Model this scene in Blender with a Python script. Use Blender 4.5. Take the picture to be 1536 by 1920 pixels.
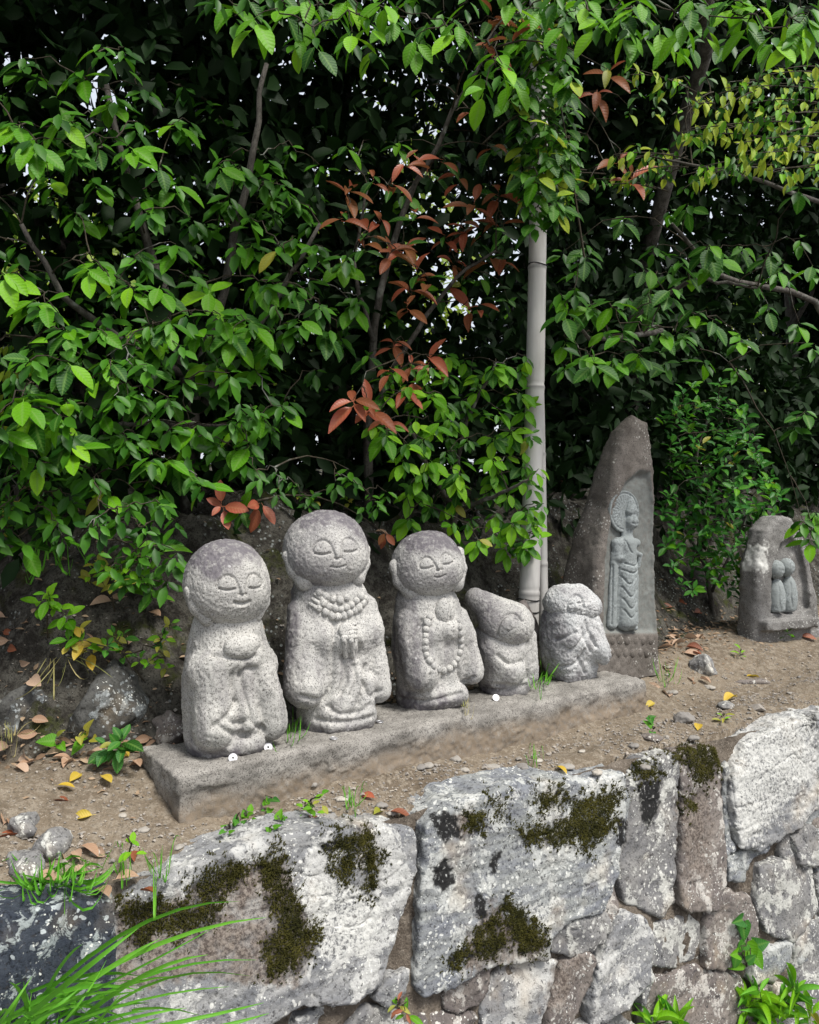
import bpy, math, random
import numpy as np
from mathutils import Matrix, Vector

for o in list(bpy.data.objects):
    bpy.data.objects.remove(o)
scene = bpy.context.scene
COL = scene.collection
R = math.radians
rng = np.random.default_rng(7)
random.seed(7)

# ------------------------------------------------------------------ camera, light, exposure
FPX, HZ, CAMH = 1495.0, 950.0, 0.60          # focal length in photo pixels, horizon row, eye height above plinth
cd = bpy.data.cameras.new('camera'); cam = bpy.data.objects.new('camera', cd); COL.objects.link(cam)
cam.location = (0, 0, CAMH); cam.rotation_euler = (R(90), 0, 0)
cd.sensor_fit = 'VERTICAL'; cd.sensor_height = 24; cd.lens = 24 * FPX / 1920
cd.shift_y = -(960 - HZ) / 1920; cd.clip_start = 0.05; cd.clip_end = 1500
scene.camera = cam
scene.render.resolution_x = 819; scene.render.resolution_y = 1024
SUN_AZ, SUN_EL = R(48), R(58)                 # towards the sun: to the right of and behind the viewer
sdir = Vector((math.sin(SUN_AZ) * math.cos(SUN_EL), -math.cos(SUN_AZ) * math.cos(SUN_EL), math.sin(SUN_EL)))
world = bpy.data.worlds.new('World'); scene.world = world; world.use_nodes = True
wn_ = world.node_tree.nodes; wn_.clear()
sky = wn_.new('ShaderNodeTexSky'); sky.sky_type = 'NISHITA'; sky.sun_disc = False
sky.sun_elevation = SUN_EL; sky.sun_rotation = math.atan2(sdir.x, sdir.y)
sky.air_density = 1.0; sky.dust_density = 6.0; sky.ozone_density = 1.0
bg = wn_.new('ShaderNodeBackground'); bg.inputs['Strength'].default_value = 0.08
wo = wn_.new('ShaderNodeOutputWorld')
veil = wn_.new('ShaderNodeMix'); veil.data_type = 'RGBA'; veil.inputs[0].default_value = 0.72     # bright cloud layer over the blue
veil.inputs[7].default_value = (5.0, 5.25, 5.7, 1)
world.node_tree.links.new(sky.outputs[0], veil.inputs[6]); world.node_tree.links.new(veil.outputs[2], bg.inputs[0]); world.node_tree.links.new(bg.outputs[0], wo.inputs[0])
sl = bpy.data.lights.new('sun', 'SUN'); sl.energy = 2.0; sl.angle = R(16); sl.color = (1.0, 0.97, 0.92)
so = bpy.data.objects.new('sun', sl); COL.objects.link(so)
so.rotation_euler = sdir.to_track_quat('Z', 'Y').to_euler()
scene.view_settings.view_transform = 'Standard'; scene.view_settings.look = 'None'
scene.view_settings.gamma = 1.0; scene.view_settings.exposure = 1.33

# ------------------------------------------------------------------ numeric helpers
_NT = np.random.default_rng(99).uniform(-1, 1, 1 << 16).astype(np.float32)
def vnoise(P, seed=0):
    fl = np.floor(P); i = fl.astype(np.int32); f = (P - fl).astype(np.float32); f = f * f * (3 - 2 * f)
    x = i[:, 0] * 7919 + seed * 2749; y = i[:, 1] * 104729; z = i[:, 2] * 15485863
    x1 = x + 7919; y1 = y + 104729; z1 = z + 15485863; K = 0xffff
    def T(a, b, c):
        h = a + b + c; return _NT[(h ^ (h >> 15)) & K]
    fx, fy, fz = f[:, 0], f[:, 1], f[:, 2]
    def lx(b, c): p = T(x, b, c); return p + fx * (T(x1, b, c) - p)
    def ly(c): p = lx(y, c); return p + fy * (lx(y1, c) - p)
    p = ly(z); return p + fz * (ly(z1) - p)

def fbm(P, octv=3, seed=0, gain=.5):
    r = 0; a = 1.0; s = 1.0
    for k in range(octv):
        r = r + a * vnoise(P * s, seed + k * 17); a *= gain; s *= 2.03
    return r

def sstep(a, b, x):
    t = np.clip((x - a) / (b - a), 0, 1); return t * t * (3 - 2 * t)

def smin(a, b, k):
    h = np.clip(.5 + .5 * (b - a) / k, 0, 1); return b + (a - b) * h - k * h * (1 - h)

def smax(a, b, k): return -smin(-a, -b, k)

def ell(P, c, r):
    q = P - np.array(c); r = np.array(r)
    k0 = np.sqrt(((q / r) ** 2).sum(1)) + 1e-9; k1 = np.sqrt(((q / r ** 2) ** 2).sum(1)) + 1e-9
    return k0 * (k0 - 1) / k1

def cap(P, a, b, ra, rb=None):
    rb = ra if rb is None else rb
    a = np.array(a, float); b = np.array(b, float); ab = b - a
    t = np.clip(((P - a) @ ab) / (ab @ ab + 1e-12), 0, 1)
    return np.sqrt((((P - a) - t[:, None] * ab) ** 2).sum(1)) - (ra + (rb - ra) * t)

def chain(P, pts):                      # distance to a 3-D polyline
    r = np.full(len(P), 9.0)
    for a, b in zip(pts[:-1], pts[1:]):
        r = np.minimum(r, cap(P, a, b, 0))
    return r

def column(P, zs, rx, ry, pw=2.4, cx=None, cy=None):
    z = P[:, 2]; a = np.interp(z, zs, rx); b = np.interp(z, zs, ry)
    x = P[:, 0] - (np.interp(z, zs, cx) if cx else 0); y = P[:, 1] - (np.interp(z, zs, cy) if cy else 0)
    k = ((np.abs(x) / a) ** pw + (np.abs(y) / b) ** pw + 1e-9) ** (1 / pw)
    side = (k - 1) * np.minimum(a, b)
    return smax(smax(side, z - zs[-1], .03), zs[0] - z, .01)

def poly2(p, poly):                     # signed distance to a 2-D polygon, negative inside
    poly = np.asarray(poly, float); n = len(poly)
    d = np.full(len(p), 1e9); ins = np.zeros(len(p), bool)
    for i in range(n):
        a = poly[i]; b = poly[(i + 1) % n]; e = b - a; w = p - a
        t = np.clip((w @ e) / (e @ e + 1e-12), 0, 1)
        d = np.minimum(d, ((w - t[:, None] * e) ** 2).sum(1))
        c = ((a[1] > p[:, 1]) != (b[1] > p[:, 1]))
        with np.errstate(divide='ignore', invalid='ignore'):
            xi = (b[0] - a[0]) * (p[:, 1] - a[1]) / (b[1] - a[1]) + a[0]
        ins ^= c & (p[:, 0] < xi)
    d = np.sqrt(d); return np.where(ins, -d, d)

def line2(p, pts):
    pts = np.asarray(pts, float); d = np.full(len(p), 1e9)
    for a, b in zip(pts[:-1], pts[1:]):
        e = b - a; w = p - a; t = np.clip((w @ e) / (e @ e + 1e-12), 0, 1)
        d = np.minimum(d, ((w - t[:, None] * e) ** 2).sum(1))
    return np.sqrt(d)

def spline(pts, n=5):                  # Catmull-Rom through the given points
    p = np.asarray(pts, float)
    if len(p) < 3: return p
    q = np.concatenate([[2 * p[0] - p[1]], p, [2 * p[-1] - p[-2]]]); out = []
    for i in range(1, len(q) - 2):
        for t in np.arange(n) / n:
            a, b, c, d = q[i - 1:i + 3]
            out.append(.5 * (2 * b + (c - a) * t + (2 * a - 5 * b + 4 * c - d) * t * t + (3 * b - a - 3 * c + d) * t ** 3))
    return np.array(out + [q[-2]])

def subdiv(V, F):
    n = len(V)
    e = np.stack([F, np.roll(F, -1, 1)], 2).reshape(-1, 2); e.sort(1)
    key = e[:, 0].astype(np.int64) * n + e[:, 1]
    u, inv = np.unique(key, return_inverse=True)
    E = V[u // n] * .5 + V[u % n] * .5
    C = V[F].mean(1); inv = inv.reshape(-1, 4) + n
    c = np.arange(len(F)) + n + len(E)
    N = np.stack([np.stack([F[:, k], inv[:, k], c, inv[:, k - 1]], 1) for k in range(4)], 1).reshape(-1, 4)
    return np.concatenate([V, E, C]), N

def grad(f, V, e=.0008):
    g = np.stack([f(V + np.eye(3)[k] * e) - f(V - np.eye(3)[k] * e) for k in range(3)], 1) / (2 * e)
    return g

def isomesh(f, lo, hi, h, sub=1, fine=None, iters=2):
    """surface of f=0 (surface nets), refined and pulled onto the detailed field `fine`"""
    lo = np.array(lo, float); hi = np.array(hi, float)
    n = np.ceil((hi - lo) / h).astype(int) + 1
    ax = [lo[k] + h * np.arange(n[k]) for k in range(3)]
    G = np.stack(np.meshgrid(*ax, indexing='ij'), -1).reshape(-1, 3)
    S = f(G).reshape(n)
    cells = tuple(n - 1)
    acc = np.zeros(cells + (3,)); cnt = np.zeros(cells)
    cs = [(i, j, k) for i in (0, 1) for j in (0, 1) for k in (0, 1)]
    def sub_(c): return S[c[0]:c[0] + cells[0], c[1]:c[1] + cells[1], c[2]:c[2] + cells[2]]
    for a in cs:
        for b in cs:
            if sum(abs(x - y) for x, y in zip(a, b)) == 1 and a < b:
                A = sub_(a); B = sub_(b); m = (A < 0) != (B < 0)
                t = np.where(m, A / (A - B + 1e-20), 0)
                for k in range(3):
                    acc[..., k] += np.where(m, a[k] + t * (b[k] - a[k]), 0)
                cnt += m
    act = cnt > 0
    idx = np.full(cells, -1); idx[act] = np.arange(act.sum())
    ijk = np.stack(np.nonzero(act), 1)
    V = lo + h * (ijk + acc[act] / cnt[act][:, None])
    Q = []
    for d in range(3):
        o1, o2 = (d + 1) % 3, (d + 2) % 3
        s0 = [slice(1, -1)] * 3; s1 = [slice(1, -1)] * 3
        s0[d] = slice(0, -1); s1[d] = slice(1, None)
        A = S[tuple(s0)]; B = S[tuple(s1)]
        m = (A < 0) != (B < 0); p = np.stack(np.nonzero(m), 1)
        if not len(p): continue
        p[:, o1] += 1; p[:, o2] += 1
        def cell(u, v):
            q = p.copy(); q[:, o1] -= u; q[:, o2] -= v; return idx[q[:, 0], q[:, 1], q[:, 2]]
        q = np.stack([cell(1, 1), cell(0, 1), cell(0, 0), cell(1, 0)], 1)
        fl = B[m] < 0
        q[fl] = q[fl][:, ::-1]; Q.append(q)
    F = np.concatenate(Q); F = F[(F >= 0).all(1)]
    for _ in range(sub): V, F = subdiv(V, F)
    ff = fine or f
    v0 = f(V); e = .0015
    g = np.stack([f(V + np.eye(3)[k] * e) - v0 for k in range(3)], 1) / e
    g = g / np.maximum((g * g).sum(1, keepdims=True), .3)
    for k in range(iters):                # first onto the smooth form, then once along its normal by the carved detail
        st_ = (v0 if k == 0 else ff(V))[:, None] * g
        l = np.sqrt((st_ ** 2).sum(1, keepdims=True)) + 1e-12
        V = V - st_ * np.minimum(1, 1.6 * h / l)
    return V, F

# ------------------------------------------------------------------ object helpers
def mesh_np(name, V, F, mat=None, smooth=True, attrs=None):
    V = np.asarray(V, np.float32); me = bpy.data.meshes.new(name)
    me.vertices.add(len(V)); me.vertices.foreach_set('co', V.ravel())
    if isinstance(F, np.ndarray):
        k = F.shape[1]; tot = np.full(len(F), k, np.int32); idx = F.ravel().astype(np.int32)
    else:
        tot = np.array([len(f) for f in F], np.int32); idx = np.array([i for f in F for i in f], np.int32)
    me.loops.add(len(idx)); me.loops.foreach_set('vertex_index', idx)
    me.polygons.add(len(tot)); st = np.concatenate([[0], np.cumsum(tot)[:-1]]).astype(np.int32)
    me.polygons.foreach_set('loop_start', st)
    me.polygons.foreach_set('use_smooth', np.full(len(tot), smooth, bool))
    for an, av in (attrs or {}).items():
        a = me.attributes.new(an, 'FLOAT', 'POINT'); a.data.foreach_set('value', np.asarray(av, np.float32))
    me.update(calc_edges=True); me.validate()
    if mat: me.materials.append(mat)
    return me

def link(name, data, parent=None, loc=None, label=None, cat=None, group=None, kind=None):
    o = bpy.data.objects.new(name, data); COL.objects.link(o)
    if parent: o.parent = parent
    if loc is not None: o.location = loc
    if label: o['label'] = label
    if cat: o['category'] = cat
    if group: o['group'] = group
    if kind: o['kind'] = kind
    return o

def thing(name, loc, label, cat, group=None, rz=0):
    o = link(name, None, None, loc, label, cat, group); o.rotation_euler = (0, 0, rz); o.empty_display_size = .1
    return o

class MB:                                # collects polygons
    def __init__(s): s.V = []; s.F = []; s.n = 0; s.A = []
    def add(s, V, F, a=0.0):
        V = np.asarray(V, float); s.V.append(V); s.F += [[i + s.n for i in f] for f in F]; s.n += len(V)
        s.A.append(np.full(len(V), a) if np.isscalar(a) else np.asarray(a))
    def tube(s, pts, rad, n=6, a=0.0, capend=True):
        pts = np.asarray(pts, float); m = len(pts); rad = np.broadcast_to(rad, m)
        V = []; prev = None
        for i in range(m):
            t = pts[min(i + 1, m - 1)] - pts[max(i - 1, 0)]; t = t / (np.linalg.norm(t) + 1e-9)
            if prev is None:
                u = np.cross(t, [0.3, 1, 0.1]) if abs(t[2]) > .5 else np.cross(t, [0, 0, 1])
            else: u = prev - t * (prev @ t)
            u = u / (np.linalg.norm(u) + 1e-9); prev = u; w = np.cross(t, u)
            for k in range(n):
                th = 2 * math.pi * k / n; V.append(pts[i] + rad[i] * (math.cos(th) * u + math.sin(th) * w))
        F = [[i * n + k, i * n + (k + 1) % n, (i + 1) * n + (k + 1) % n, (i + 1) * n + k] for i in range(m - 1) for k in range(n)]
        if capend: F += [list(range(n))[::-1], [(m - 1) * n + k for k in range(n)]]
        s.add(V, F, a)
    def mesh(s, name, mat, smooth=True, origin=None):
        V = np.concatenate(s.V)
        if origin is not None: V = V - np.array(origin)
        return mesh_np(name, V, s.F, mat, smooth, {'var': np.concatenate(s.A)})

# photo pixels -> world
def at(x, y, d): return np.array([(x - 768) * d / FPX, d, CAMH - (y - HZ) * d / FPX])
def ray(x, y): v = np.array([(x - 768) / FPX, 1.0, -(y - HZ) / FPX]); return v
CAM = np.array([0, 0, CAMH])
def onplane(x, y, P0, N):
    r = ray(x, y); return CAM + r * ((np.asarray(P0) - CAM) @ N / (r @ N))
def topix(P):
    P = np.asarray(P); return np.stack([768 + FPX * P[:, 0] / P[:, 1], HZ - FPX * (P[:, 2] - CAMH) / P[:, 1]], 1)

# plinth frame: s along the plinth, t away from the viewer
A0 = np.array([-.517, 1.776]); U = np.array([.806, .592]); NB = np.array([-.592, .806])
def st(X, Y): dx = X - A0[0]; dy = Y - A0[1]; return dx * U[0] + dy * U[1], dx * NB[0] + dy * NB[1]
def xy(s, t): return A0 + s * U + t * NB
def depth_t(x, t): return (t + 1.737) / (.806 - .591 * (x - 768) / FPX)
# retaining wall frame
W0 = np.array([-.57, 1.56, -.13]); WU = np.array([.846, .533, 0]); WO = np.array([.533, -.846, 0]); BAT = .12
WN = (WO + np.array([0, 0, BAT])); WN /= np.linalg.norm(WN)
WD = WO * BAT - np.array([0, 0, 1.0])
def wall_ah(x, y):
    p = onplane(x, y, W0, WN) - W0; return np.array([p @ WU, -p[2]])
def wall_pt(a, h, w): return W0 + np.multiply.outer(a, WU) + np.multiply.outer(h, WD) + np.multiply.outer(w, WO)

_fs = ([-4, -.3, -.1, .1, .3, 1.6, 3, 9], [.75, .54, .43, .38, .36, .37, .5, .6])
def ground_z(X, Y, detail=True):
    X = np.atleast_1d(np.asarray(X, float)); Y = np.atleast_1d(np.asarray(Y, float))
    s, t = st(X, Y); foot = np.interp(s, *_fs)
    P = np.stack([X, Y, np.zeros_like(X)], 1)
    wob = .10 * vnoise(P * 2.3, 3) + .05 * vnoise(P * 6, 4)
    k = np.clip((t - foot - wob * .8) / .50, 0, 1)
    z = -.125 + .096 * sstep(-.1, .32, t) + .06 * np.clip(s - 1.7, 0, 1.6)
    bank = sstep(0, 1, k ** .75)
    z = z + .66 * bank + .06 * np.clip(t - foot - .5, 0, 8)
    bw = -((X - W0[0]) * WO[0] + (Y - W0[1]) * WO[1]); z = z - .017 * sstep(.12, .03, bw)      # soil slumps to the wall edge
    near = np.exp(-np.clip(np.hypot(X, Y) - 5, 0, 99))
    z = z + near * (.012 * fbm(P * 5, 2, 5) + bank * .05 * vnoise(P * 7, 6))
    if detail:
        z = z + near * (.0055 * fbm(P * 28, 3, 8) + bank * (.022 * fbm(P * 19, 3, 11)))
    return z
def onground(x, y, d0=1.2, d1=6.0):
    d = np.arange(d0, d1, .004); r = ray(x, y); P = CAM + d[:, None] * r
    g = ground_z(P[:, 0], P[:, 1]); b = np.nonzero(P[:, 2] < g)[0]
    i = b[0] if len(b) else len(d) - 1
    return P[i]
# ------------------------------------------------------------------ materials
class Mt:
    def __init__(s, name):
        s.m = bpy.data.materials.new(name); s.m.use_nodes = True; s.t = s.m.node_tree; s.t.nodes.clear()
        s.out = s.n('OutputMaterial'); s.b = s.n('BsdfPrincipled'); s.l(s.b.outputs[0], s.out.inputs[0])
        s._co = None
    def n(s, ty, **kw):
        x = s.t.nodes.new('ShaderNode' + ty)
        for k, v in kw.items():
            if hasattr(x, k): setattr(x, k, v)
            else: s.inp(x, k.replace('_', ' '), v)
        return x
    def inp(s, x, k, v):
        sock = x.inputs[k]
        if isinstance(v, bpy.types.NodeSocket): s.l(v, sock)
        elif isinstance(v, bpy.types.Node): s.l(v.outputs[0], sock)
        else: sock.default_value = v
    def l(s, a, b): s.t.links.new(a, b)
    def co(s, scale=None):
        if not s._co: s._co = s.n('TexCoord')
        c = s._co.outputs['Object']
        if scale is None: return c
        mp = s.n('Mapping'); s.l(c, mp.inputs['Vector']); mp.inputs['Scale'].default_value = scale; return mp.outputs[0]
    def noise(s, sc, det=3, rough=.6, vec=None, dist=0):
        x = s.n('TexNoise'); s.l(vec or s.co(), x.inputs['Vector'])
        x.inputs['Scale'].default_value = sc; x.inputs['Detail'].default_value = det
        x.inputs['Roughness'].default_value = rough; x.inputs['Distortion'].default_value = dist; return x.outputs[0]
    def voro(s, sc, vec=None, feat='F1', out=0, rand=1):
        x = s.n('TexVoronoi'); x.feature = feat; s.l(vec or s.co(), x.inputs['Vector'])
        x.inputs['Scale'].default_value = sc; x.inputs['Randomness'].default_value = rand; return x.outputs[out]
    def ramp(s, v, a, b, ca=0.0, cb=1.0):
        x = s.n('MapRange'); x.interpolation_type = 'SMOOTHSTEP'; s.l(v, x.inputs['Value'])
        for k, q in zip(('From Min', 'From Max', 'To Min', 'To Max'), (a, b, ca, cb)): x.inputs[k].default_value = q
        return x.outputs[0]
    def mix(s, f, a, b, mode='MIX'):
        x = s.n('Mix'); x.data_type = 'RGBA'; x.blend_type = mode
        for i, v in ((0, f), (6, a), (7, b)):
            if isinstance(v, bpy.types.NodeSocket): s.l(v, x.inputs[i])
            elif i == 0: x.inputs[0].default_value = v
            else: x.inputs[i].default_value = (*v, 1) if len(v) == 3 else v
        return x.outputs[2]
    def math(s, op, a, b=None):
        x = s.n('Math'); x.operation = op
        for i, v in ((0, a), (1, b)):
            if v is None: continue
            if isinstance(v, bpy.types.NodeSocket): s.l(v, x.inputs[i])
            else: x.inputs[i].default_value = v
        return x.outputs[0]
    def attr(s, name): x = s.n('Attribute'); x.attribute_name = name; return x.outputs['Fac']
    def bump(s, h, strength=.5, dist=.004):
        x = s.n('Bump'); s.l(h, x.inputs['Height']); x.inputs['Strength'].default_value = strength
        x.inputs['Distance'].default_value = dist; s.l(x.outputs[0], s.b.inputs['Normal'])
    def fin(s, col, rough=.85, spec=.3):
        if isinstance(col, bpy.types.NodeSocket): s.l(col, s.b.inputs['Base Color'])
        else: s.b.inputs['Base Color'].default_value = (*col, 1)
        if isinstance(rough, bpy.types.NodeSocket): s.l(rough, s.b.inputs['Roughness'])
        else: s.b.inputs['Roughness'].default_value = rough
        s.b.inputs['Specular IOR Level'].default_value = spec; return s.m

def granite(name, light, mid, dark, speck=.47, stain_shade=(.13, .12, .13), spots=True, crust=None):
    m = Mt(name)
    n1 = m.noise(235, 3, .85); n2 = m.noise(330, 2, .7); n3 = m.noise(9, 4, .6); n4 = m.noise(38, 3, .6)
    base = m.mix(m.ramp(n3, .35, .68), light, mid)
    base = m.mix(m.ramp(n4, .52, .72, 0, .45), base, mid)
    base = m.mix(m.ramp(n1, speck, speck - .07, 0, .88), base, dark)
    base = m.mix(m.ramp(n2, .60, .70, 0, .55), base, tuple(min(.85, c * 1.45) for c in light))
    sa = m.attr('stain_shade')
    sm = m.math('MULTIPLY', m.math('ADD', sa, 0.0), m.ramp(m.noise(60, 4, .7), .28, .62, .45, 1.15))
    base = m.mix(sm, base, stain_shade)
    if crust:   # pale crustose lichen flecks
        vv = m.voro(85); ck = m.math('MULTIPLY', m.ramp(vv, .34, .24), m.ramp(m.noise(6.5, 4, .65), .50, .60)); ck = m.math('MULTIPLY', ck, m.ramp(sa, .5, .1))
        base = m.mix(ck, base, crust)
    if spots:   # pale crusty lichen dots where the stone is weathered
        v = m.voro(46, feat='F1'); dots = m.math('MULTIPLY', m.ramp(v, .22, .12), m.ramp(m.noise(14, 2), .5, .62))
        base = m.mix(m.math('MULTIPLY', dots, m.ramp(sa, .15, .6, 0, .75)), base, (.50, .50, .49))
    m.bump(m.math('ADD', n1, m.math('MULTIPLY', n4, .8)), .55, .003)
    return m.fin(base, .9, .2)

def wallstone(name, c1, c2, lich, amount=.5, lsc=11, strata=(5, 5, 22), cover=(.50, .50, .47)):
    m = Mt(name)
    sv = m.co(strata); big = m.noise(1.0, 5, .65, sv, .6); fine = m.noise(120, 4, .75); med = m.noise(26, 4, .65)
    base = m.mix(m.ramp(big, .34, .66), c1, c2)
    base = m.mix(m.ramp(fine, .47, .36, 0, .85), base, tuple(c * .28 for c in c1))
    # crust lichen: warped blotches of two sizes
    warp = m.n('VectorMath'); warp.operation = 'ADD'
    nz = m.n('TexNoise'); m.l(m.co(), nz.inputs['Vector']); nz.inputs['Scale'].default_value = 30; nz.inputs['Detail'].default_value = 3
    sc = m.n('VectorMath'); sc.operation = 'SCALE'; m.l(nz.outputs['Color'], sc.inputs[0]); sc.inputs['Scale'].default_value = .03
    m.l(m.co(), warp.inputs[0]); m.l(sc.outputs[0], warp.inputs[1])
    big_l = m.noise(lsc, 5, .68, warp.outputs[0], .3)
    mask = m.ramp(big_l, .60 - .2 * amount, .655 - .2 * amount)
    base = m.mix(m.math('MULTIPLY', mask, m.ramp(fine, .33, .5, .35, 1.0)), base, cover)
    v2 = m.voro(58, warp.outputs[0]); d2 = m.math('MULTIPLY', m.ramp(v2, .30, .22), m.ramp(m.noise(7, 2), .46, .56))
    base = m.mix(m.math('MULTIPLY', d2, .9), base, lich)
    v3 = m.voro(120, warp.outputs[0]); d3 = m.math('MULTIPLY', m.ramp(v3, .27, .2), m.ramp(m.noise(16, 2), .5, .6))
    base = m.mix(d3, base, (.60, .61, .57))
    # warm tint and dark pits
    base = m.mix(m.ramp(m.noise(5, 3), .55, .75, 0, .35), base, (.42, .33, .22))
    base = m.mix(m.ramp(m.noise(70, 3, .7), .41, .33, 0, .8), base, (.03, .029, .032))
    base = m.mix(m.math('MULTIPLY', m.attr('brown'), m.ramp(med, .3, .6, .5, 1)), base, m.mix(m.ramp(fine, .4, .6), (.07, .055, .047), (.20, .17, .145)))
    base = m.mix(m.math('MULTIPLY', m.attr('blk'), m.ramp(m.noise(90, 3), .3, .45)), base, (.012, .012, .012))
    base = m.mix(m.math('MULTIPLY', m.attr('wht'), m.ramp(fine, .40, .54, .05, .85)), base, (.52, .52, .49))
    h = m.math('ADD', m.math('MULTIPLY', fine, .7), m.math('ADD', med, m.math('MULTIPLY', mask, .25)))
    m.bump(h, .7, .006)
    return m.fin(base, .88, .25)

def soilmat(name, c1, c2, c3, moss=0.0):
    m = Mt(name); a = m.noise(3.2, 5, .6); b = m.noise(45, 5, .75); c = m.noise(160, 3, .7)
    col = m.mix(m.ramp(a, .36, .64), c1, c2); col = m.mix(m.ramp(b, .44, .62), col, c3)
    col = m.mix(m.ramp(c, .46, .34, 0, .75), col, tuple(x * .35 for x in c3))
    col = m.mix(m.ramp(c, .60, .72, 0, .6), col, (.50, .45, .38))
    bk = m.attr('bank')
    rock = m.mix(m.ramp(m.noise(22, 5, .75), .38, .62), (.026, .023, .019), (.095, .09, .076))
    rock = m.mix(m.ramp(m.noise(7, 4, .7), .54, .66), rock, (.04, .045, .014))
    rock = m.mix(m.math('MULTIPLY', m.ramp(m.voro(60), .3, .2), m.ramp(m.noise(6, 2), .5, .6)), rock, (.22, .235, .225))
    rock = m.mix(m.ramp(c, .47, .36, 0, .85), rock, (.015, .014, .012))
    col = m.mix(bk, col, rock)
    m.bump(m.math('ADD', m.math('MULTIPLY', b, 1.0), c), .8, .007)
    return m.fin(col, .95, .15)

def leafmat(name, c1, c2, rough=.47, trans=.28, rib=(.16, .30, .06), var='obj', spec=.17, rim=None, dead=0.0):
    m = Mt(name)
    if var == 'obj': r = m.n('ObjectInfo').outputs['Random']
    else: r = m.attr('var')
    col = m.mix(r, c1, c2)
    n = m.noise(28, 3, .6); col = m.mix(m.ramp(n, .4, .75, 0, .35), col, tuple(c * .6 for c in c1))
    if rim: col = m.mix(m.ramp(m.attr('mid'), .25, 0.0, 0, .5), col, rim)
    if dead: col = m.mix(m.ramp(m.noise(75, 3, .7), .52, .62, 0, dead), col, tuple(c * .45 for c in c1))
    col = m.mix(m.ramp(m.attr('mid'), .7, 1.0, 0, .5), col, rib)
    ph = m.math('ADD', m.math('MULTIPLY', m.attr('al'), 8.0), m.math('MULTIPLY', m.attr('ac'), -1.6))
    vein = m.math('SINE', m.math('MULTIPLY', ph, 6.2832))
    col = m.mix(m.ramp(vein, .72, 1.0, 0, .28), col, rib)
    m.bump(m.math('ADD', m.math('MULTIPLY', vein, .35), n), .35, .0015)
    m.fin(col, rough, spec)
    tr = m.n('BsdfTranslucent'); m.l(m.mix(.5, col, tuple(min(1, c * 1.6) for c in c2)), tr.inputs['Color'])
    ms = m.n('MixShader'); ms.inputs[0].default_value = trans
    m.l(m.b.outputs[0], ms.inputs[1]); m.l(tr.outputs[0], ms.inputs[2]); m.l(ms.outputs[0], m.out.inputs[0])
    return m.m

def barkmat(name, c1, c2):
    m = Mt(name); n = m.noise(30, 5, .7, m.co((1, 1, .35))); f = m.noise(150, 2, .6)
    col = m.mix(m.ramp(n, .36, .62), c1, c2); col = m.mix(m.ramp(f, .45, .35, 0, .6), col, tuple(c * .4 for c in c1))
    col = m.mix(m.ramp(m.noise(12, 3), .58, .7, 0, .6), col, (.25, .26, .23))
    m.bump(n, .8, .006); return m.fin(col, .9, .2)

M = {}
M['granite'] = granite('granite', (.50, .49, .46), (.36, .355, .34), (.07, .068, .068))
M['granite_warm'] = granite('granite_warm', (.47, .46, .43), (.33, .325, .305), (.065, .062, .056))
M['granite_cool'] = granite('granite_cool', (.53, .53, .52), (.38, .39, .39), (.09, .09, .095))
M['plinth'] = granite('plinth_stone', (.30, .285, .26), (.17, .16, .145), (.05, .046, .042), .48, (.20, .16, .118), False)
M['stele'] = granite('stele_stone', (.165, .148, .132), (.098, .086, .075), (.03, .026, .024), .45, (.165, .175, .165), False, (.36, .35, .32))
M['stele2'] = granite('weathered_stone', (.22, .215, .205), (.145, .14, .132), (.045, .04, .04), .47, (.55, .55, .52), False, (.38, .38, .36))
m = Mt('relief_stone'); n = m.noise(120, 3, .7); n2 = m.noise(12, 3)
m.bump(n, .6, .003)
M['relief'] = m.fin(m.mix(m.ramp(n2, .4, .65), m.mix(m.ramp(n, .35, .6), (.14, .155, .155), (.27, .295, .295)), (.21, .23, .228)), .85, .25)
M['white'] = wallstone('pale_schist', (.27, .27, .265), (.15, .155, .165), (.50, .50, .47), .55, 9, (6, 6, 22), (.40, .40, .385))
M['bluegrey'] = wallstone('bluegrey_schist', (.16, .17, .19), (.25, .26, .25), (.52, .53, .50), .5, 10, (5, 5, 26), (.38, .39, .375))
M['brown'] = wallstone('brown_stone', (.20, .175, .155), (.115, .10, .095), (.50, .49, .45), .3, 12, (9, 9, 9), (.38, .36, .33))
M['grey'] = wallstone('grey_stone', (.23, .225, .215), (.13, .13, .135), (.55, .55, .51), .42, 13, (9, 9, 9), (.42, .42, .39))
M['mossrock'] = wallstone('mossy_rock', (.085, .085, .08), (.05, .05, .046), (.36, .39, .40), .25, 14, (9, 9, 9), (.20, .22, .225))
M['darkblue'] = wallstone('dark_slate', (.022, .028, .04), (.04, .048, .062), (.42, .46, .47), .36, 26, (60, 60, 9), (.26, .29, .29))
M['soil'] = soilmat('soil', (.195, .158, .115), (.115, .09, .064), (.235, .2, .155))
M['fill'] = soilmat('earth_fill', (.13, .108, .086), (.07, .056, .044), (.17, .145, .118))
M['road'] = soilmat('road', (.16, .15, .14), (.12, .115, .11), (.2, .19, .18))
m = Mt('pebble'); r = m.n('ObjectInfo').outputs['Random']
c = m.mix(r, (.17, .16, .15), (.40, .37, .32)); c = m.mix(m.attr('var'), c, m.mix(m.noise(9, 2), (.15, .14, .14), (.46, .40, .32)))
m.bump(m.noise(120), .4, .002); M['pebble'] = m.fin(m.mix(m.ramp(m.noise(90, 4), .5, .35, 0, .5), c, (.12, .11, .10)), .85, .3)
M['leaf'] = leafmat('green_leaf', (.055, .200, .004), (.110, .300, .007))
M['leaf_b'] = leafmat('fresh_leaf', (.125, .34, .008), (.21, .44, .014))
M['leaf_d'] = leafmat('deep_green_leaf', (.014, .070, .007), (.032, .12, .009))
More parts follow.
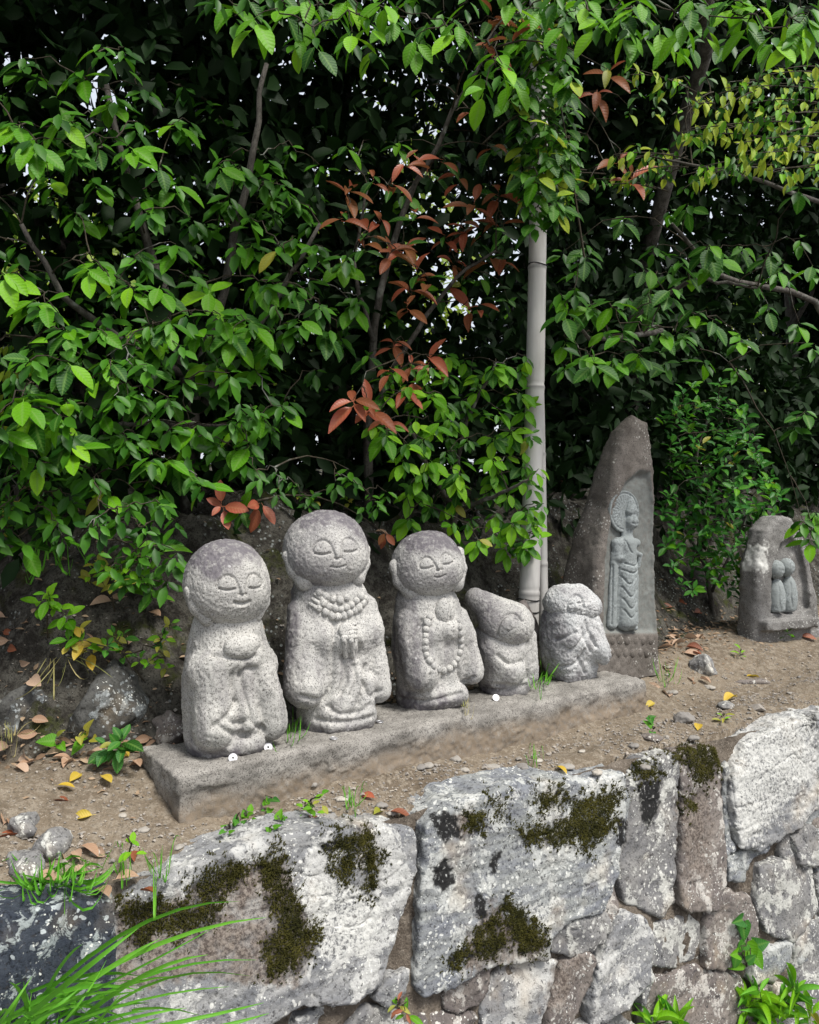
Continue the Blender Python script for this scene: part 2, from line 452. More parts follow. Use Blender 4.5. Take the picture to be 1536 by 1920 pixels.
M['leaf_s'] = leafmat('small_leaf', (.024, .12, .020), (.065, .23, .024), .36)
M['leaf_y'] = leafmat('pale_leaf', (.27, .40, .025), (.44, .52, .055), .45, .35)
M['leaf_r'] = leafmat('red_leaf', (.27, .065, .034), (.18, .080, .028), .4, .25, (.32, .11, .06))
M['leaf_o'] = leafmat('salmon_leaf', (.46, .12, .065), (.36, .10, .05), .4, .3, (.5, .2, .1), 'obj', .5, (.30, .03, .03))
M['leaf_k'] = leafmat('shade_leaf', (.004, .014, .003), (.009, .028, .005), .6, .12, (.008, .02, .004), 'attr', .12)  # near-black leaf colour carries the shade of the hedge interior
M['leaf_v'] = leafmat('foliage_leaf', (.012, .060, .005), (.060, .20, .008), .47, .25, (.04, .12, .015), 'attr', .25)
M['leaf_sv'] = leafmat('small_leaf_mass', (.018, .10, .016), (.055, .20, .022), .4, .25, (.05, .16, .03), 'attr')
M['leaf_far'] = leafmat('far_leaf', (.13, .22, .02), (.26, .34, .04), .5, .4, (.2, .3, .05), 'attr', .3)
M['leaf_dry'] = leafmat('dry_leaf', (.34, .21, .13), (.50, .36, .26), .6, .12, (.42, .30, .22), 'obj', .3, None, .5)
M['litter'] = leafmat('leaf_litter', (.16, .095, .055), (.36, .27, .18), .7, .1, (.25, .18, .12), 'attr', .2)
M['leaf_yel'] = leafmat('yellow_leaf', (.55, .36, .03), (.42, .36, .06), .5, .2, (.55, .40, .10), 'obj', .4, None, .6)
M['leaf_rust'] = leafmat('rust_leaf', (.26, .075, .03), (.19, .07, .04), .5, .15, (.3, .12, .06), 'obj', .4, None, .5)
M['leaf_ly'] = leafmat('yellowgreen_leaf', (.24, .28, .03), (.38, .34, .04), .45, .3, (.3, .33, .08), 'obj', .4, None, .6)
M['grass'] = leafmat('grass_blade', (.07, .26, .018), (.15, .40, .035), .42, .35, (.16, .40, .06), 'obj')
M['grass_v'] = leafmat('grass_mix', (.07, .18, .02), (.22, .30, .05), .5, .3, (.1, .2, .04), 'attr')
M['straw'] = leafmat('straw', (.34, .28, .13), (.22, .24, .07), .6, .2, (.3, .28, .12), 'attr', .3)
m = Mt('moss'); r = m.attr('var'); M['moss'] = m.fin(m.mix(r, (.018, .019, .006), (.095, .085, .016)), .95, .1)
M['bark'] = barkmat('bark', (.045, .04, .034), (.10, .092, .08))
M['twig'] = barkmat('twig_bark', (.03, .026, .018), (.055, .045, .03))
m = Mt('bamboo'); n = m.noise(14, 5, .7, m.co((1, 1, .12))); f = m.noise(5, 5, .65)
c = m.mix(m.ramp(n, .35, .7), (.57, .555, .53), (.44, .425, .405)); c = m.mix(m.ramp(f, .58, .72, 0, .7), c, (.21, .18, .17))
c = m.mix(m.attr('var'), c, (.06, .055, .055)); m.bump(n, .25, .002); M['bamboo'] = m.fin(c, .5, .45)
m = Mt('old_bamboo'); n = m.noise(20, 4, .7, m.co((1, 1, .3))); M['bamboo_old'] = m.fin(m.mix(m.ramp(n, .35, .65), (.19, .165, .155), (.10, .085, .08)), .6, .35)
m = Mt('black_wire'); M['wire'] = m.fin((.012, .012, .013), .5, .4)
m = Mt('nickel'); m.b.inputs['Metallic'].default_value = .85; M['coin'] = m.fin(m.mix(m.ramp(m.noise(200), .4, .6), (.50, .50, .52), (.66, .66, .67)), .42, .5)
m = Mt('pale_paint'); M['paint'] = m.fin((.78, .78, .76), .7, .3)
m = Mt('roof_tile'); M['roof'] = m.fin((.10, .105, .115), .6, .3)
# ------------------------------------------------------------------ ground, road
def axis(fine0, fine1, h, lo, hi):
    a = list(np.arange(fine0, fine1, h)); s = h
    x = a[-1]
    while x < hi: s *= 1.25; x += s; a.append(x)
    x = a[0]; s = h; pre = []
    while x > lo: s *= 1.25; x -= s; pre.append(x)
    return np.array(pre[::-1] + a)
ga = axis(-.7, 3.6, .0125, -300, 300); gb = axis(.035, 1.5, .0125, .03, 400); gb = gb[gb >= .03]
AA, BB = np.meshgrid(ga, gb, indexing='ij')
X = W0[0] + AA * WU[0] - BB * WO[0]; Y = W0[1] + AA * WU[1] - BB * WO[1]
Z = ground_z(X.ravel(), Y.ravel()).reshape(X.shape)
s_, t_ = st(X.ravel(), Y.ravel()); ft = np.interp(s_, *_fs)
bankm = sstep(-.13, -.03, t_ - ft + .06 * vnoise(np.stack([X.ravel(), Y.ravel(), Z.ravel()], 1) * 9, 2))
Z[:, 0] -= .9                                  # the edge turns down behind the wall stones
na, nb = X.shape
I = np.arange(na * nb).reshape(na, nb)
F = np.stack([I[:-1, :-1], I[1:, :-1], I[1:, 1:], I[:-1, 1:]], -1).reshape(-1, 4)
link('ground', mesh_np('ground', np.stack([X, Y, Z], -1).reshape(-1, 3), F, M['soil'], True, {'bank': bankm}), kind='structure')
rv = [(-300, -300, -1.05), (300, -300, -1.05), (300, 260, -1.05), (-300, -120, -1.05)]
rv = np.array([W0 + a * WU + b * WO for a, b in ((-300, -.12), (300, -.12), (300, 300), (-300, 300))]); rv[:, 2] = -1.05
link('road', mesh_np('road', rv, np.array([[0, 3, 2, 1]]), M['road'], False, {'bank': np.zeros(4)}), kind='structure')

# ------------------------------------------------------------------ retaining wall: every stone its own mesh
wall = thing('stone_wall', tuple(W0), 'lichen-crusted dry stone retaining wall with moss below the plinth', 'wall')
MOSS = [[(225, 1690), (300, 1690), (345, 1715), (330, 1750), (290, 1750), (265, 1785), (235, 1745)],
        [(350, 1655), (420, 1612), (450, 1615), (450, 1650), (410, 1670), (400, 1710), (370, 1705)],
        [(300, 1705), (350, 1695), (400, 1700), (405, 1730), (340, 1755)],
        [(480, 1605), (525, 1595), (530, 1640), (545, 1690), (510, 1700), (490, 1665)],
        [(530, 1650), (555, 1665), (560, 1710), (600, 1740), (590, 1770), (560, 1820), (500, 1830), (490, 1770), (520, 1735), (510, 1700)],
        [(620, 1563), (690, 1560), (700, 1580), (690, 1600), (650, 1598), (625, 1590)],
        [(640, 1600), (665, 1605), (660, 1650), (640, 1655), (625, 1630)],
        [(690, 1595), (712, 1602), (710, 1630), (690, 1680), (680, 1650)],
        [(1005, 1488), (1045, 1487), (1050, 1508), (1015, 1512)],
        [(1060, 1490), (1090, 1500), (1150, 1480), (1162, 1490), (1150, 1515), (1140, 1560), (1100, 1590), (1080, 1570), (1050, 1580), (985, 1580), (975, 1560), (1040, 1540), (1080, 1530)],
        [(922, 1498), (945, 1500), (948, 1525), (932, 1530)],
        [(880, 1525), (900, 1520), (912, 1530), (895, 1560), (880, 1555)],
        [(945, 1690), (975, 1710), (1010, 1740), (1018, 1780), (985, 1785), (960, 1760), (940, 1720)],
        [(890, 1750), (930, 1720), (950, 1760), (930, 1790), (890, 1790)],
        [(845, 1790), (880, 1770), (888, 1785), (860, 1820), (840, 1810)],
        [(1270, 1402), (1340, 1400), (1352, 1420), (1340, 1455), (1310, 1470), (1290, 1440), (1270, 1420)],
        [(1185, 1440), (1230, 1432), (1240, 1450), (1200, 1462)], [(1280, 1495), (1298, 1495), (1296, 1518), (1282, 1515)]]
BLACK = [[(805, 1530), (840, 1520), (857, 1530), (862, 1570), (835, 1582), (820, 1560)], [(810, 1625), (840, 1610), (850, 1640), (862, 1655), (830, 1672), (808, 1650)],
         [(920, 1600), (940, 1596), (938, 1615), (928, 1640), (918, 1625)], [(890, 1680), (905, 1675), (915, 1700), (905, 1730), (895, 1710)],
         [(598, 1578), (640, 1572), (640, 1592), (600, 1598)], [(590, 1735), (605, 1745), (600, 1780), (585, 1760)],
         [(1195, 1470), (1240, 1460), (1235, 1520), (1215, 1560), (1200, 1530)], [(1395, 1505), (1415, 1500), (1410, 1515), (1398, 1515)],
         [(1505, 1338), (1530, 1335), (1536, 1365), (1512, 1368)], [(840, 1800), (870, 1770), (885, 1790), (850, 1825)], [(1155, 1530), (1175, 1540), (1175, 1590), (1155, 1580)]]
BROWN = [[(215, 1690), (330, 1680), (450, 1620), (530, 1600), (560, 1680), (600, 1760), (560, 1850), (400, 1830), (215, 1860)],
         [(880, 1760), (920, 1690), (1020, 1770), (990, 1795), (860, 1830)], [(840, 1530), (880, 1520), (880, 1560), (850, 1570)],
         [(1270, 1500), (1330, 1480), (1330, 1640), (1290, 1650)], [(1040, 1800), (1090, 1790), (1050, 1900), (1020, 1900)]]
WHITE = [[(550, 1670), (640, 1650), (720, 1700), (690, 1790), (600, 1800), (570, 1700)], [(1370, 1400), (1460, 1350), (1530, 1340), (1520, 1450), (1420, 1570), (1385, 1570)],
         [(860, 1520), (1000, 1480), (920, 1500), (860, 1500)], [(1100, 1460), (1155, 1450), (1160, 1480), (1110, 1485)], [(1000, 1690), (1050, 1690), (1020, 1740), (970, 1700)]]
STONES = [  # outline in photo pixels (on the wall face), material, proud of the face (m)
 ('white', .030, [(208, 1700), (300, 1655), (400, 1612), (520, 1570), (620, 1558), (730, 1552), (765, 1562), (768, 1620), (752, 1665), (737, 1720), (715, 1785), (700, 1832), (650, 1862), (560, 1872), (490, 1902), (400, 1940), (208, 1950)]),
 ('bluegrey', .036, [(786, 1545), (850, 1503), (960, 1472), (1090, 1461), (1152, 1452), (1160, 1490), (1147, 1560), (1134, 1640), (1115, 1695), (1050, 1712), (1018, 1745), (1012, 1785), (900, 1802), (840, 1838), (790, 1855), (776, 1835), (780, 1700), (786, 1600)]),
 ('grey', .020, [(1166, 1475), (1205, 1430), (1258, 1416), (1266, 1500), (1262, 1600), (1258, 1690), (1236, 1718), (1168, 1690), (1157, 1640), (1160, 1550)]),
 ('brown', .028, [(1270, 1418), (1330, 1405), (1344, 1432), (1340, 1480), (1352, 1600), (1346, 1650), (1325, 1694), (1282, 1702), (1268, 1690), (1270, 1560)]),
 ('white', .045, [(1362, 1448), (1386, 1398), (1460, 1352), (1530, 1340), (1600, 1330), (1600, 1400), (1520, 1500), (1482, 1540), (1440, 1565), (1410, 1588), (1376, 1580), (1366, 1540), (1360, 1490)]),
 ('grey', .028, [(1024, 1752), (1050, 1727), (1110, 1707), (1130, 1714), (1130, 1740), (1100, 1765), (1060, 1782), (1030, 1775)]),
 ('white', .030, [(1165, 1708), (1193, 1716), (1210, 1750), (1200, 1830), (1165, 1888), (1102, 1912), (1096, 1880), (1112, 1800), (1140, 1742)]),
 ('brown', .012, [(835, 1855), (870, 1818), (915, 1803), (910, 1840), (890, 1880), (862, 1900), (836, 1890)]),
 ('white', .010, [(905, 1880), (935, 1812), (990, 1795), (1036, 1800), (1024, 1850), (1002, 1925), (985, 1985), (900, 1980)]),
 ('brown', .022, [(1047, 1802), (1085, 1778), (1103, 1792), (1090, 1850), (1062, 1920), (1050, 1980), (1008, 1980), (1030, 1860)]),
 ('grey', .006, [(1215, 1740), (1290, 1712), (1310, 1732), (1312, 1800), (1250, 1812), (1218, 1800)]),
 ('brown', .022, [(1320, 1694), (1360, 1668), (1400, 1682), (1412, 1722), (1410, 1780), (1370, 1812), (1320, 1808), (1315, 1740)]),
 ('bluegrey', .020, [(1356, 1612), (1390, 1594), (1432, 1582), (1402, 1620), (1386, 1646), (1360, 1648)]),
 ('grey', .040, [(1474, 1565), (1500, 1546), (1530, 1555), (1533, 1600), (1515, 1620), (1482, 1611)]),
 ('grey', .022, [(1420, 1625), (1470, 1612), (1510, 1632), (1520, 1700), (1480, 1758), (1432, 1745), (1415, 1690)]),
 ('grey', .018, [(1522, 1640), (1600, 1600), (1600, 1700), (1530, 1710)]),
 ('bluegrey', .024, [(1405, 1812), (1440, 1772), (1476, 1762), (1470, 1800), (1440, 1832), (1402, 1836)]),
 ('grey', .014, [(1486, 1762), (1530, 1718), (1600, 1708), (1600, 1820), (1474, 1832)]),
 ('brown', .010, [(1225, 1832), (1300, 1812), (1385, 1830), (1410, 1900), (1400, 1980), (1200, 1980), (1205, 1890)]),
 ('grey', .020, [(1420, 1848), (1600, 1832), (1600, 1980), (1424, 1980)]),
 ('white', .022, [(700, 1862), (720, 1834), (756, 1815), (750, 1850), (722, 1876)]),
 ('white', .012, [(560, 1906), (620, 1878), (646, 1872), (640, 1892), (602, 1960), (550, 1985)]),
 ('grey', .012, [(618, 1965), (680, 1892), (745, 1898), (775, 1940), (760, 1990), (625, 1990)]),
 ('brown', .006, [(785, 1905), (830, 1900), (890, 1908), (890, 1990), (782, 1990)]),
 ('brown', .004, [(1137, 1652), (1151, 1622), (1157, 1720), (1140, 1732)]),
 ('grey', .010, [(1080, 1925), (1160, 1900), (1195, 1930), (1195, 1990), (1070, 1990)]),
 ('bluegrey', .014, [(1356, 1490), (1352, 1440), (1358, 1430), (1366, 1560), (1372, 1585), (1354, 1600)]),
 ('bluegrey', .010, [(1488, 1555), (1530, 1510), (1600, 1450), (1600, 1590), (1540, 1590), (1528, 1548)]),
 ('grey', .012, [(1204, 1745), (1214, 1812), (1222, 1828), (1200, 1880), (1206, 1830)]),
]
def moss_on(V, N, polys, parent, name='moss', dens=2.6, hgt=.0065, noisy=12.0):
    """small upright shoots where the photo shows cushions"""
    pp = topix(V); keep = np.zeros(len(V), bool)
    nz = vnoise(V * 60, 91) * noisy + vnoise(V * 160, 92) * noisy * .5
    front = (N @ WO) > -.2
    for p in polys:
        keep |= (poly2(pp, p) + nz * 1.3 + 9 < -9 * np.log(rng.uniform(.02, 1, len(V)))) & front
    ids = np.nonzero(keep)[0]
    if len(ids) < 6: return None
    k = np.repeat(ids, int(math.ceil(dens)))
    P = V[k] + rng.normal(0, .0022, (len(k), 3)); Nn = N[k] * .8 + rng.normal(0, .35, (len(k), 3)) + [0, 0, .45]
    Nn /= np.linalg.norm(Nn, axis=1, keepdims=True)
    hh = hgt * rng.uniform(.5, 1.2, len(k)) * (1 + .5 * vnoise(P * 45, 93)); r = .0020 * rng.uniform(.7, 1.3, len(k))
    a = np.cross(Nn, rng.normal(0, 1, (len(k), 3))); a /= np.linalg.norm(a, axis=1, keepdims=True); b = np.cross(Nn, a)
    base = P - Nn * .002
    vs = [base + r[:, None] * (math.cos(q) * a + math.sin(q) * b) for q in (0, 2.1, 4.2)] + [P + hh[:, None] * Nn]
    VV = np.stack(vs, 1).reshape(-1, 3); o = np.arange(len(k))[:, None] * 4
    FF = np.concatenate([o + np.array([i, j, 3]) for i, j in ((0, 1), (1, 2), (2, 0))])
    tone = np.clip(.35 + .35 * vnoise(P * 38, 94) + rng.uniform(-.2, .2, len(k)), 0, 1)
    tv = np.repeat(tone[:, None], 4, 1); tv[:, :3] *= .2
    return link(name, mesh_np(name, VV - W0, FF, M['moss'], True, {'var': tv.ravel()}), parent, kind='stuff')

for si, (mt, proud, pix) in enumerate(STONES):
    ah = np.array([wall_ah(*p) for p in pix]); ah[:, 1] -= .006 * (ah[:, 1] < .07); lo2 = ah.min(0) - .02; hi2 = ah.max(0) + .02
    size = np.sqrt((hi2 - lo2).prod()); big = size > .2; D = .15 if big else .09
    rnd = .006 if big else .006; sd = si * 13 + 40; tilt = rng.uniform(-.12, .12, 2); cen = ah.mean(0)
    def f0(P, ah=ah, D=D, proud=proud, rnd=rnd, sd=sd, tilt=tilt, cen=cen, fine=False, size=size):
        wob = np.stack([fbm(P * 26, 2, sd), fbm(P * 26, 2, sd + 1)], 1) * .0055
        d2 = poly2(P[:, :2] + wob, ah) - .0085
        fr = P[:, 2] - proud - (P[:, :2] - cen) @ tilt * .35 + .010 * fbm(P * (2.2 / max(size, .12)), 2, sd + 2)
        f = smax(smax(d2, fr, rnd * 2), -P[:, 2] - D, .01)
        if fine:
            lay = P * np.array([12, 48, 30]) if mt in ('white', 'bluegrey') else P * np.array([30, 30, 30])
            f = f + .0022 * fbm(lay, 2, sd + 4) + .0020 * fbm(P * 85, 2, sd + 5) + .005 * np.abs(vnoise(P * 13, sd + 9))
            cr = vnoise(P * np.array([14, 30, 14]), sd + 7); f = f + .005 * np.exp(-(cr / .03) ** 2) * (size > .1) * sstep(.0, .35, vnoise(P * 5, sd + 8))
        return f
    h = .0155 if si in (0, 1, 4) else .0135 if big else .0105
    V, F = isomesh(f0, (*lo2, -D - .01), (*hi2, proud + .05), h, 2 if si in (0, 1, 4) else 1, lambda P: f0(P, fine=True))
    F = F[(V[F][:, :, 2] > -.055).any(1)] if not big else F[(V[F][:, :, 2] > -.10).any(1)]      # the buried back is never seen
    used = np.unique(F); remap = np.full(len(V), -1); remap[used] = np.arange(len(used)); V = V[used]; F = remap[F]
    Wd = wall_pt(V[:, 0], V[:, 1], V[:, 2])
    F = F[:, ::-1] if np.linalg.det(np.stack([WU, WD, WO])) < 0 else F
    pp = topix(Wd); nz = vnoise(Wd * 70, 5) * 6 + vnoise(Wd * 180, 6) * 4
    at_ = {}
    for nm, pl, sft in (('blk', BLACK, 4), ('brown', BROWN, 22), ('wht', WHITE, 16)):
        v = np.zeros(len(Wd))
        for p in pl: v = np.maximum(v, sstep(sft * .5, -sft * .5, poly2(pp, p) + nz * (1 if nm == 'blk' else 2.2)))
        if nm == 'blk':
            for p in MOSS: v = np.maximum(v, .6 * sstep(8, -6, poly2(pp, p) + nz * 2.4))
        at_[nm] = v
    so_ = link('stone', mesh_np('stone', Wd - W0, F, M[mt], True, at_), wall)
    if si in (0, 1, 2, 3):
        me = so_.data; Nn = np.empty(len(me.vertices) * 3, np.float32); me.vertices.foreach_get('normal', Nn) if False else me.vertex_normals.foreach_get('vector', Nn)
        moss_on(Wd, Nn.reshape(-1, 3), MOSS, so_, dens=4 if si < 2 else 8)
# the courses below and beside the ones in view
lowx = np.array([[*wall_ah(x, 1992)] for x in range(-120, 1700, 60)])
a = -1.3; k = 0
while a < 3.9:
    wd = rng.uniform(.15, .26); top = float(np.interp(a + wd / 2, lowx[:, 0], lowx[:, 1])) if -.35 < a < 2.05 else .012
    hcur = top
    while hcur < .9:
        hg = rng.uniform(.12, .2); j = lambda: rng.uniform(-.012, .012); x0, x1, y0, y1 = a + .006, a + wd - .006, hcur + .006, hcur + hg - .006
        ah = np.array([(x0 + .02 + j(), y0 + j() * .4), ((x0 + x1) / 2, y0 + abs(j()) * .3), (x1 - .015, y0 + .01), (x1 + j() * .5, (y0 + y1) / 2), (x1 - .02, y1 + j() * .4), ((x0 + x1) / 2 + j(), y1), (x0 + .015, y1 - .01), (x0 + j() * .5, (y0 + y1) / 2)])
        pr = rng.uniform(.005, .03); sd = 900 + k * 7
        fx = lambda P: smax(smax(poly2(P[:, :2] + np.stack([vnoise(P * 22, sd), vnoise(P * 22, sd + 1)], 1) * .007, ah), P[:, 2] - pr + .010 * vnoise(P * 9, sd + 2), .02), -P[:, 2] - .07, .01)
        V, F = isomesh(fx, (*(ah.min(0) - .02), -.085), (*(ah.max(0) + .02), pr + .04), .024, 1, lambda P: fx(P) + .0028 * fbm(P * 40, 2, sd + 3))
        F = F[:, ::-1] if np.linalg.det(np.stack([WU, WD, WO])) < 0 else F; z0 = np.zeros(len(V))
        link('stone', mesh_np('stone', wall_pt(V[:, 0], V[:, 1], V[:, 2]) - W0, F, M[('grey', 'brown', 'bluegrey', 'grey', 'white')[k % 5]], True, {'blk': z0, 'brown': z0, 'wht': z0}), wall)
        hcur += hg; k += 1
    a += wd
# packed earth between and behind the stones
aa = np.arange(-1.6, 4.2, .016); hh = np.arange(.012, 1.0, .016); A2, H2 = np.meshgrid(aa, hh, indexing='ij')
P = np.stack([A2.ravel(), H2.ravel(), np.zeros(A2.size)], 1)
w = -.006 + .014 * fbm(P * 9, 2, 61) + .007 * fbm(P * 40, 3, 62) - .03 * sstep(.02, -.03, H2.ravel())
V = wall_pt(A2.ravel(), H2.ravel(), w) - W0; I = np.arange(A2.size).reshape(A2.shape)
F = np.stack([I[:-1, :-1], I[:-1, 1:], I[1:, 1:], I[1:, :-1]], -1).reshape(-1, 4)
F = F[:, ::-1]
link('earth_fill', mesh_np('earth_fill', V, F, M['fill'], True, {'bank': np.zeros(len(V))}), wall)
# dark slate block closing the wall on the left
bl = [wall_ah(*p) for p in [(-60, 1690), (60, 1680), (198, 1662), (206, 1668), (206, 1860), (190, 1950), (-60, 1960)]]
def fb(P, fine=False):
    f = smax(smax(poly2(P[:, :2], bl), P[:, 2] - .060, .012), -P[:, 2] - .07, .01)
    if fine: f = f + .003 * fbm(P * 22, 3, 701) + .0016 * fbm(P * np.array([90, 25, 60]), 2, 702)
    return f
bl = np.array(bl); V, F = isomesh(fb, (*(bl.min(0) - .02), -.09), (*(bl.max(0) + .02), .085), .011, 1, lambda P: fb(P, True))
F = F[:, ::-1] if np.linalg.det(np.stack([WU, WD, WO])) < 0 else F
z0 = np.zeros(len(V))
link('stone', mesh_np('stone', wall_pt(V[:, 0], V[:, 1], V[:, 2]) - W0, F, M['darkblue'], True, {'blk': z0, 'brown': z0, 'wht': z0}), wall, label='dark blue-black slate block speckled with lichen')

# ------------------------------------------------------------------ plinth
PL, PD = 1.66, .255
def fpl(P, fine=False):
    q = np.abs(P - np.array([PL / 2, PD / 2, -.085])) - np.array([PL / 2, PD / 2, .085]) + .005
    f = np.sqrt((np.maximum(q, 0) ** 2).sum(1)) + np.minimum(q.max(1), 0) - .005
    f = f + .5 * np.clip(P[:, 2] + .05 - .05, -.05, 0) * 0
    # worn front edge, more towards the far end
    wear = .010 + .018 * sstep(.2, 1.0, P[:, 0])
    ed = (P[:, 2] - P[:, 1] * 1.0 + wear * .9) / 1.414 - .004
    f = smax(f, (P[:, 2] - P[:, 1]) / 1.414 - .0 + wear * .35 * 0 - (.012 - wear * .5), .02)
    f = f + .005 * fbm(P * 7, 2, 31) + .006 * sstep(.25, .7, vnoise(P * 16, 36)) * sstep(.03, .0, np.minimum(np.abs(P[:, 1]), np.abs(P[:, 0])) )
    if fine: f = f + .0030 * fbm(P * 34, 3, 32) + .0022 * fbm(P * 110, 2, 33)
    return f
V, F = isomesh(fpl, (-.02, -.02, -.185), (PL + .02, PD + .02, .02), .010, 1, lambda P: fpl(P, True))
pl = thing('stone_plinth', (A0[0], A0[1], 0), 'long low weathered stone slab under the five small statues', 'plinth', rz=math.atan2(U[1], U[0]))
stn = sstep(-.035, -.095, V[:, 2] + .018 * vnoise(V * 11, 35) - .02 * sstep(.3, .9, V[:, 0])) * .9 * (V[:, 1] < .2)
link('slab', mesh_np('slab', V, F, M['plinth'], True, {'stain_shade': stn}), pl)
# ------------------------------------------------------------------ carved statues
def frame(loc, th):
    c, s = math.cos(th), math.sin(th); return np.array([[c, -s, 0], [s, c, 0], [0, 0, 1]]), np.array(loc)
def trace(f, fr, x, y, dmin=1.3):
    Rm, L = fr; r = ray(x, y); r = r / np.linalg.norm(r); o = Rm.T @ (CAM - L); d = Rm.T @ r; t = dmin
    best = (9, None)
    for _ in range(90):
        p = o + d * t; v = f(p[None])[0]
        if abs(v) < best[0]: best = (abs(v), p)
        if v < .0004: return p
        t += max(v * .7, .0005)
        if t > 6: break
    return best[1]
def chisel(P, sd, a=1.0):
    return a * (.0011 * vnoise(P * 75, sd) + .0014 * vnoise(P * 190, sd + 5) + .0012 * vnoise(P * 26, sd + 6))

EYE = [(-31, -1.5), (-24, -3.2), (-17, -3.4), (-10, -2.2)]
BROW = [(-34, 1), (-32, 8), (-26, 13.5), (-18, 15), (-11, 11), (-7.5, 4), (-5.5, -3), (-4.5, -7)]
def mirror(l): return [(-a, b) for a, b in l]
def carved_head(c, r, roll=0, yaw=0, pitch=0, mouth=0, sd=0, es=1.0):
    Rr = np.array((Matrix.Rotation(yaw, 3, 'Z') @ Matrix.Rotation(pitch, 3, 'X') @ Matrix.Rotation(roll, 3, 'Y')))
    R0 = r[0] * math.pi / 180; c = np.array(c)
    lines = [spline(EYE), spline(BROW), spline(mirror(EYE)), spline(mirror(BROW)), [(-5, -9.5), (0, -10.5), (5, -9.5)]]
    mo = [(-10, -19), (-5, -20.5), (0, -20.8), (5, -20.5), (10, -19)]
    def f(P, fine=False):
        q = (P - c) @ Rr; v = ell(q, (0, 0, 0), r)
        v = smin(v, ell(q, (0, -r[1] * .25, -r[2] * .28), (r[0] * .93, r[1] * .8, r[2] * .70)), .03)   # cheeks
        az = np.degrees(np.arctan2(q[:, 0], -q[:, 1])); el = np.degrees(np.arctan2(q[:, 2], np.hypot(q[:, 0], q[:, 1])))
        ae = np.stack([az, el], 1) / es
        v = v - .004 * np.exp(-((ae[:, 0] / 4.0) ** 2 + ((ae[:, 1] + 5) / 7) ** 2))        # nose
        for s_ in (-1, 1):
            v = v - .0015 * np.exp(-(((ae[:, 0] - 20 * s_) / 8) ** 2 + ((ae[:, 1] - 4) / 6) ** 2))
        if fine:
            for k, l in enumerate(lines):
                d = line2(ae, l) * R0 * es
                wdt = .0029 if k in (0, 2, 4) else .0036
                v = v + (.0072 if k in (0, 2, 4) else .0054) * np.exp(-(d / wdt) ** 2)
            v = v + (.0055 + .003 * mouth) * np.exp(-(line2(ae, mo) * R0 * es / (.0026 + .0022 * mouth)) ** 2)
            if mouth: v = v - .003 * np.exp(-(line2(ae, [(-4, -24.5), (4, -24.5)]) * R0 / .004) ** 2)
            face = np.exp(-((ae[:, 0] / 34) ** 2 + ((ae[:, 1] + 4) / 22) ** 2))
            v = v + chisel(P, sd, 1 - .75 * face)
        return v
    def dirp(az, el, k):
        a, e = R(az), R(el); return c + Rr @ (np.array([math.sin(a) * math.cos(e) * r[0], -math.cos(a) * math.cos(e) * r[1], math.sin(e) * r[2]]) * k)
    return f, dirp

def streak(V): return .30 * sstep(.2, .65, vnoise(V * [30, 30, 4.5], 401) + .35 * vnoise(V * [70, 70, 12], 402)) + .14 * sstep(.1, .5, vnoise(V * 12, 403))
def make_obj(name, f, lo, hi, h, sub, fine, mat, parent, stain_shade=None, **kw):
    V, F = isomesh(f, lo, hi, h, sub, fine)
    return link(name, mesh_np(name, V, F, mat, True, {'stain_shade': np.clip(stain_shade(V) + streak(V), 0, 1) if stain_shade else np.zeros(len(V))}), parent, **kw)

def bead_mesh(r, mat, sd):
    f = lambda P: ell(P, (0, 0, 0), (r, r * .9, r)) + .0012 * vnoise(P * 110, sd)
    V, F = isomesh(f, (-r - .006,) * 3, (r + .006,) * 3, r / 3.2, 0)
    return mesh_np('bead', V, F, mat, True, {'stain_shade': np.zeros(len(V))})

def grooved(body, fr, polys, sd, depth=.0085, w=.0075, rough=1.1):
    tr = [[trace(body, fr, *p) for p in spline(pl, 4)] for pl in polys]
    def g(P):
        v = body(P)
        for pts in tr:
            d = chain(P, pts); v = v + depth * np.exp(-(d / w) ** 2)
        return v + chisel(P, sd, rough)
    return g

def place(x, y, dx=0): p = CAM + ray(x, y) * (CAMH / (-(ray(x, y)[2]))); return p

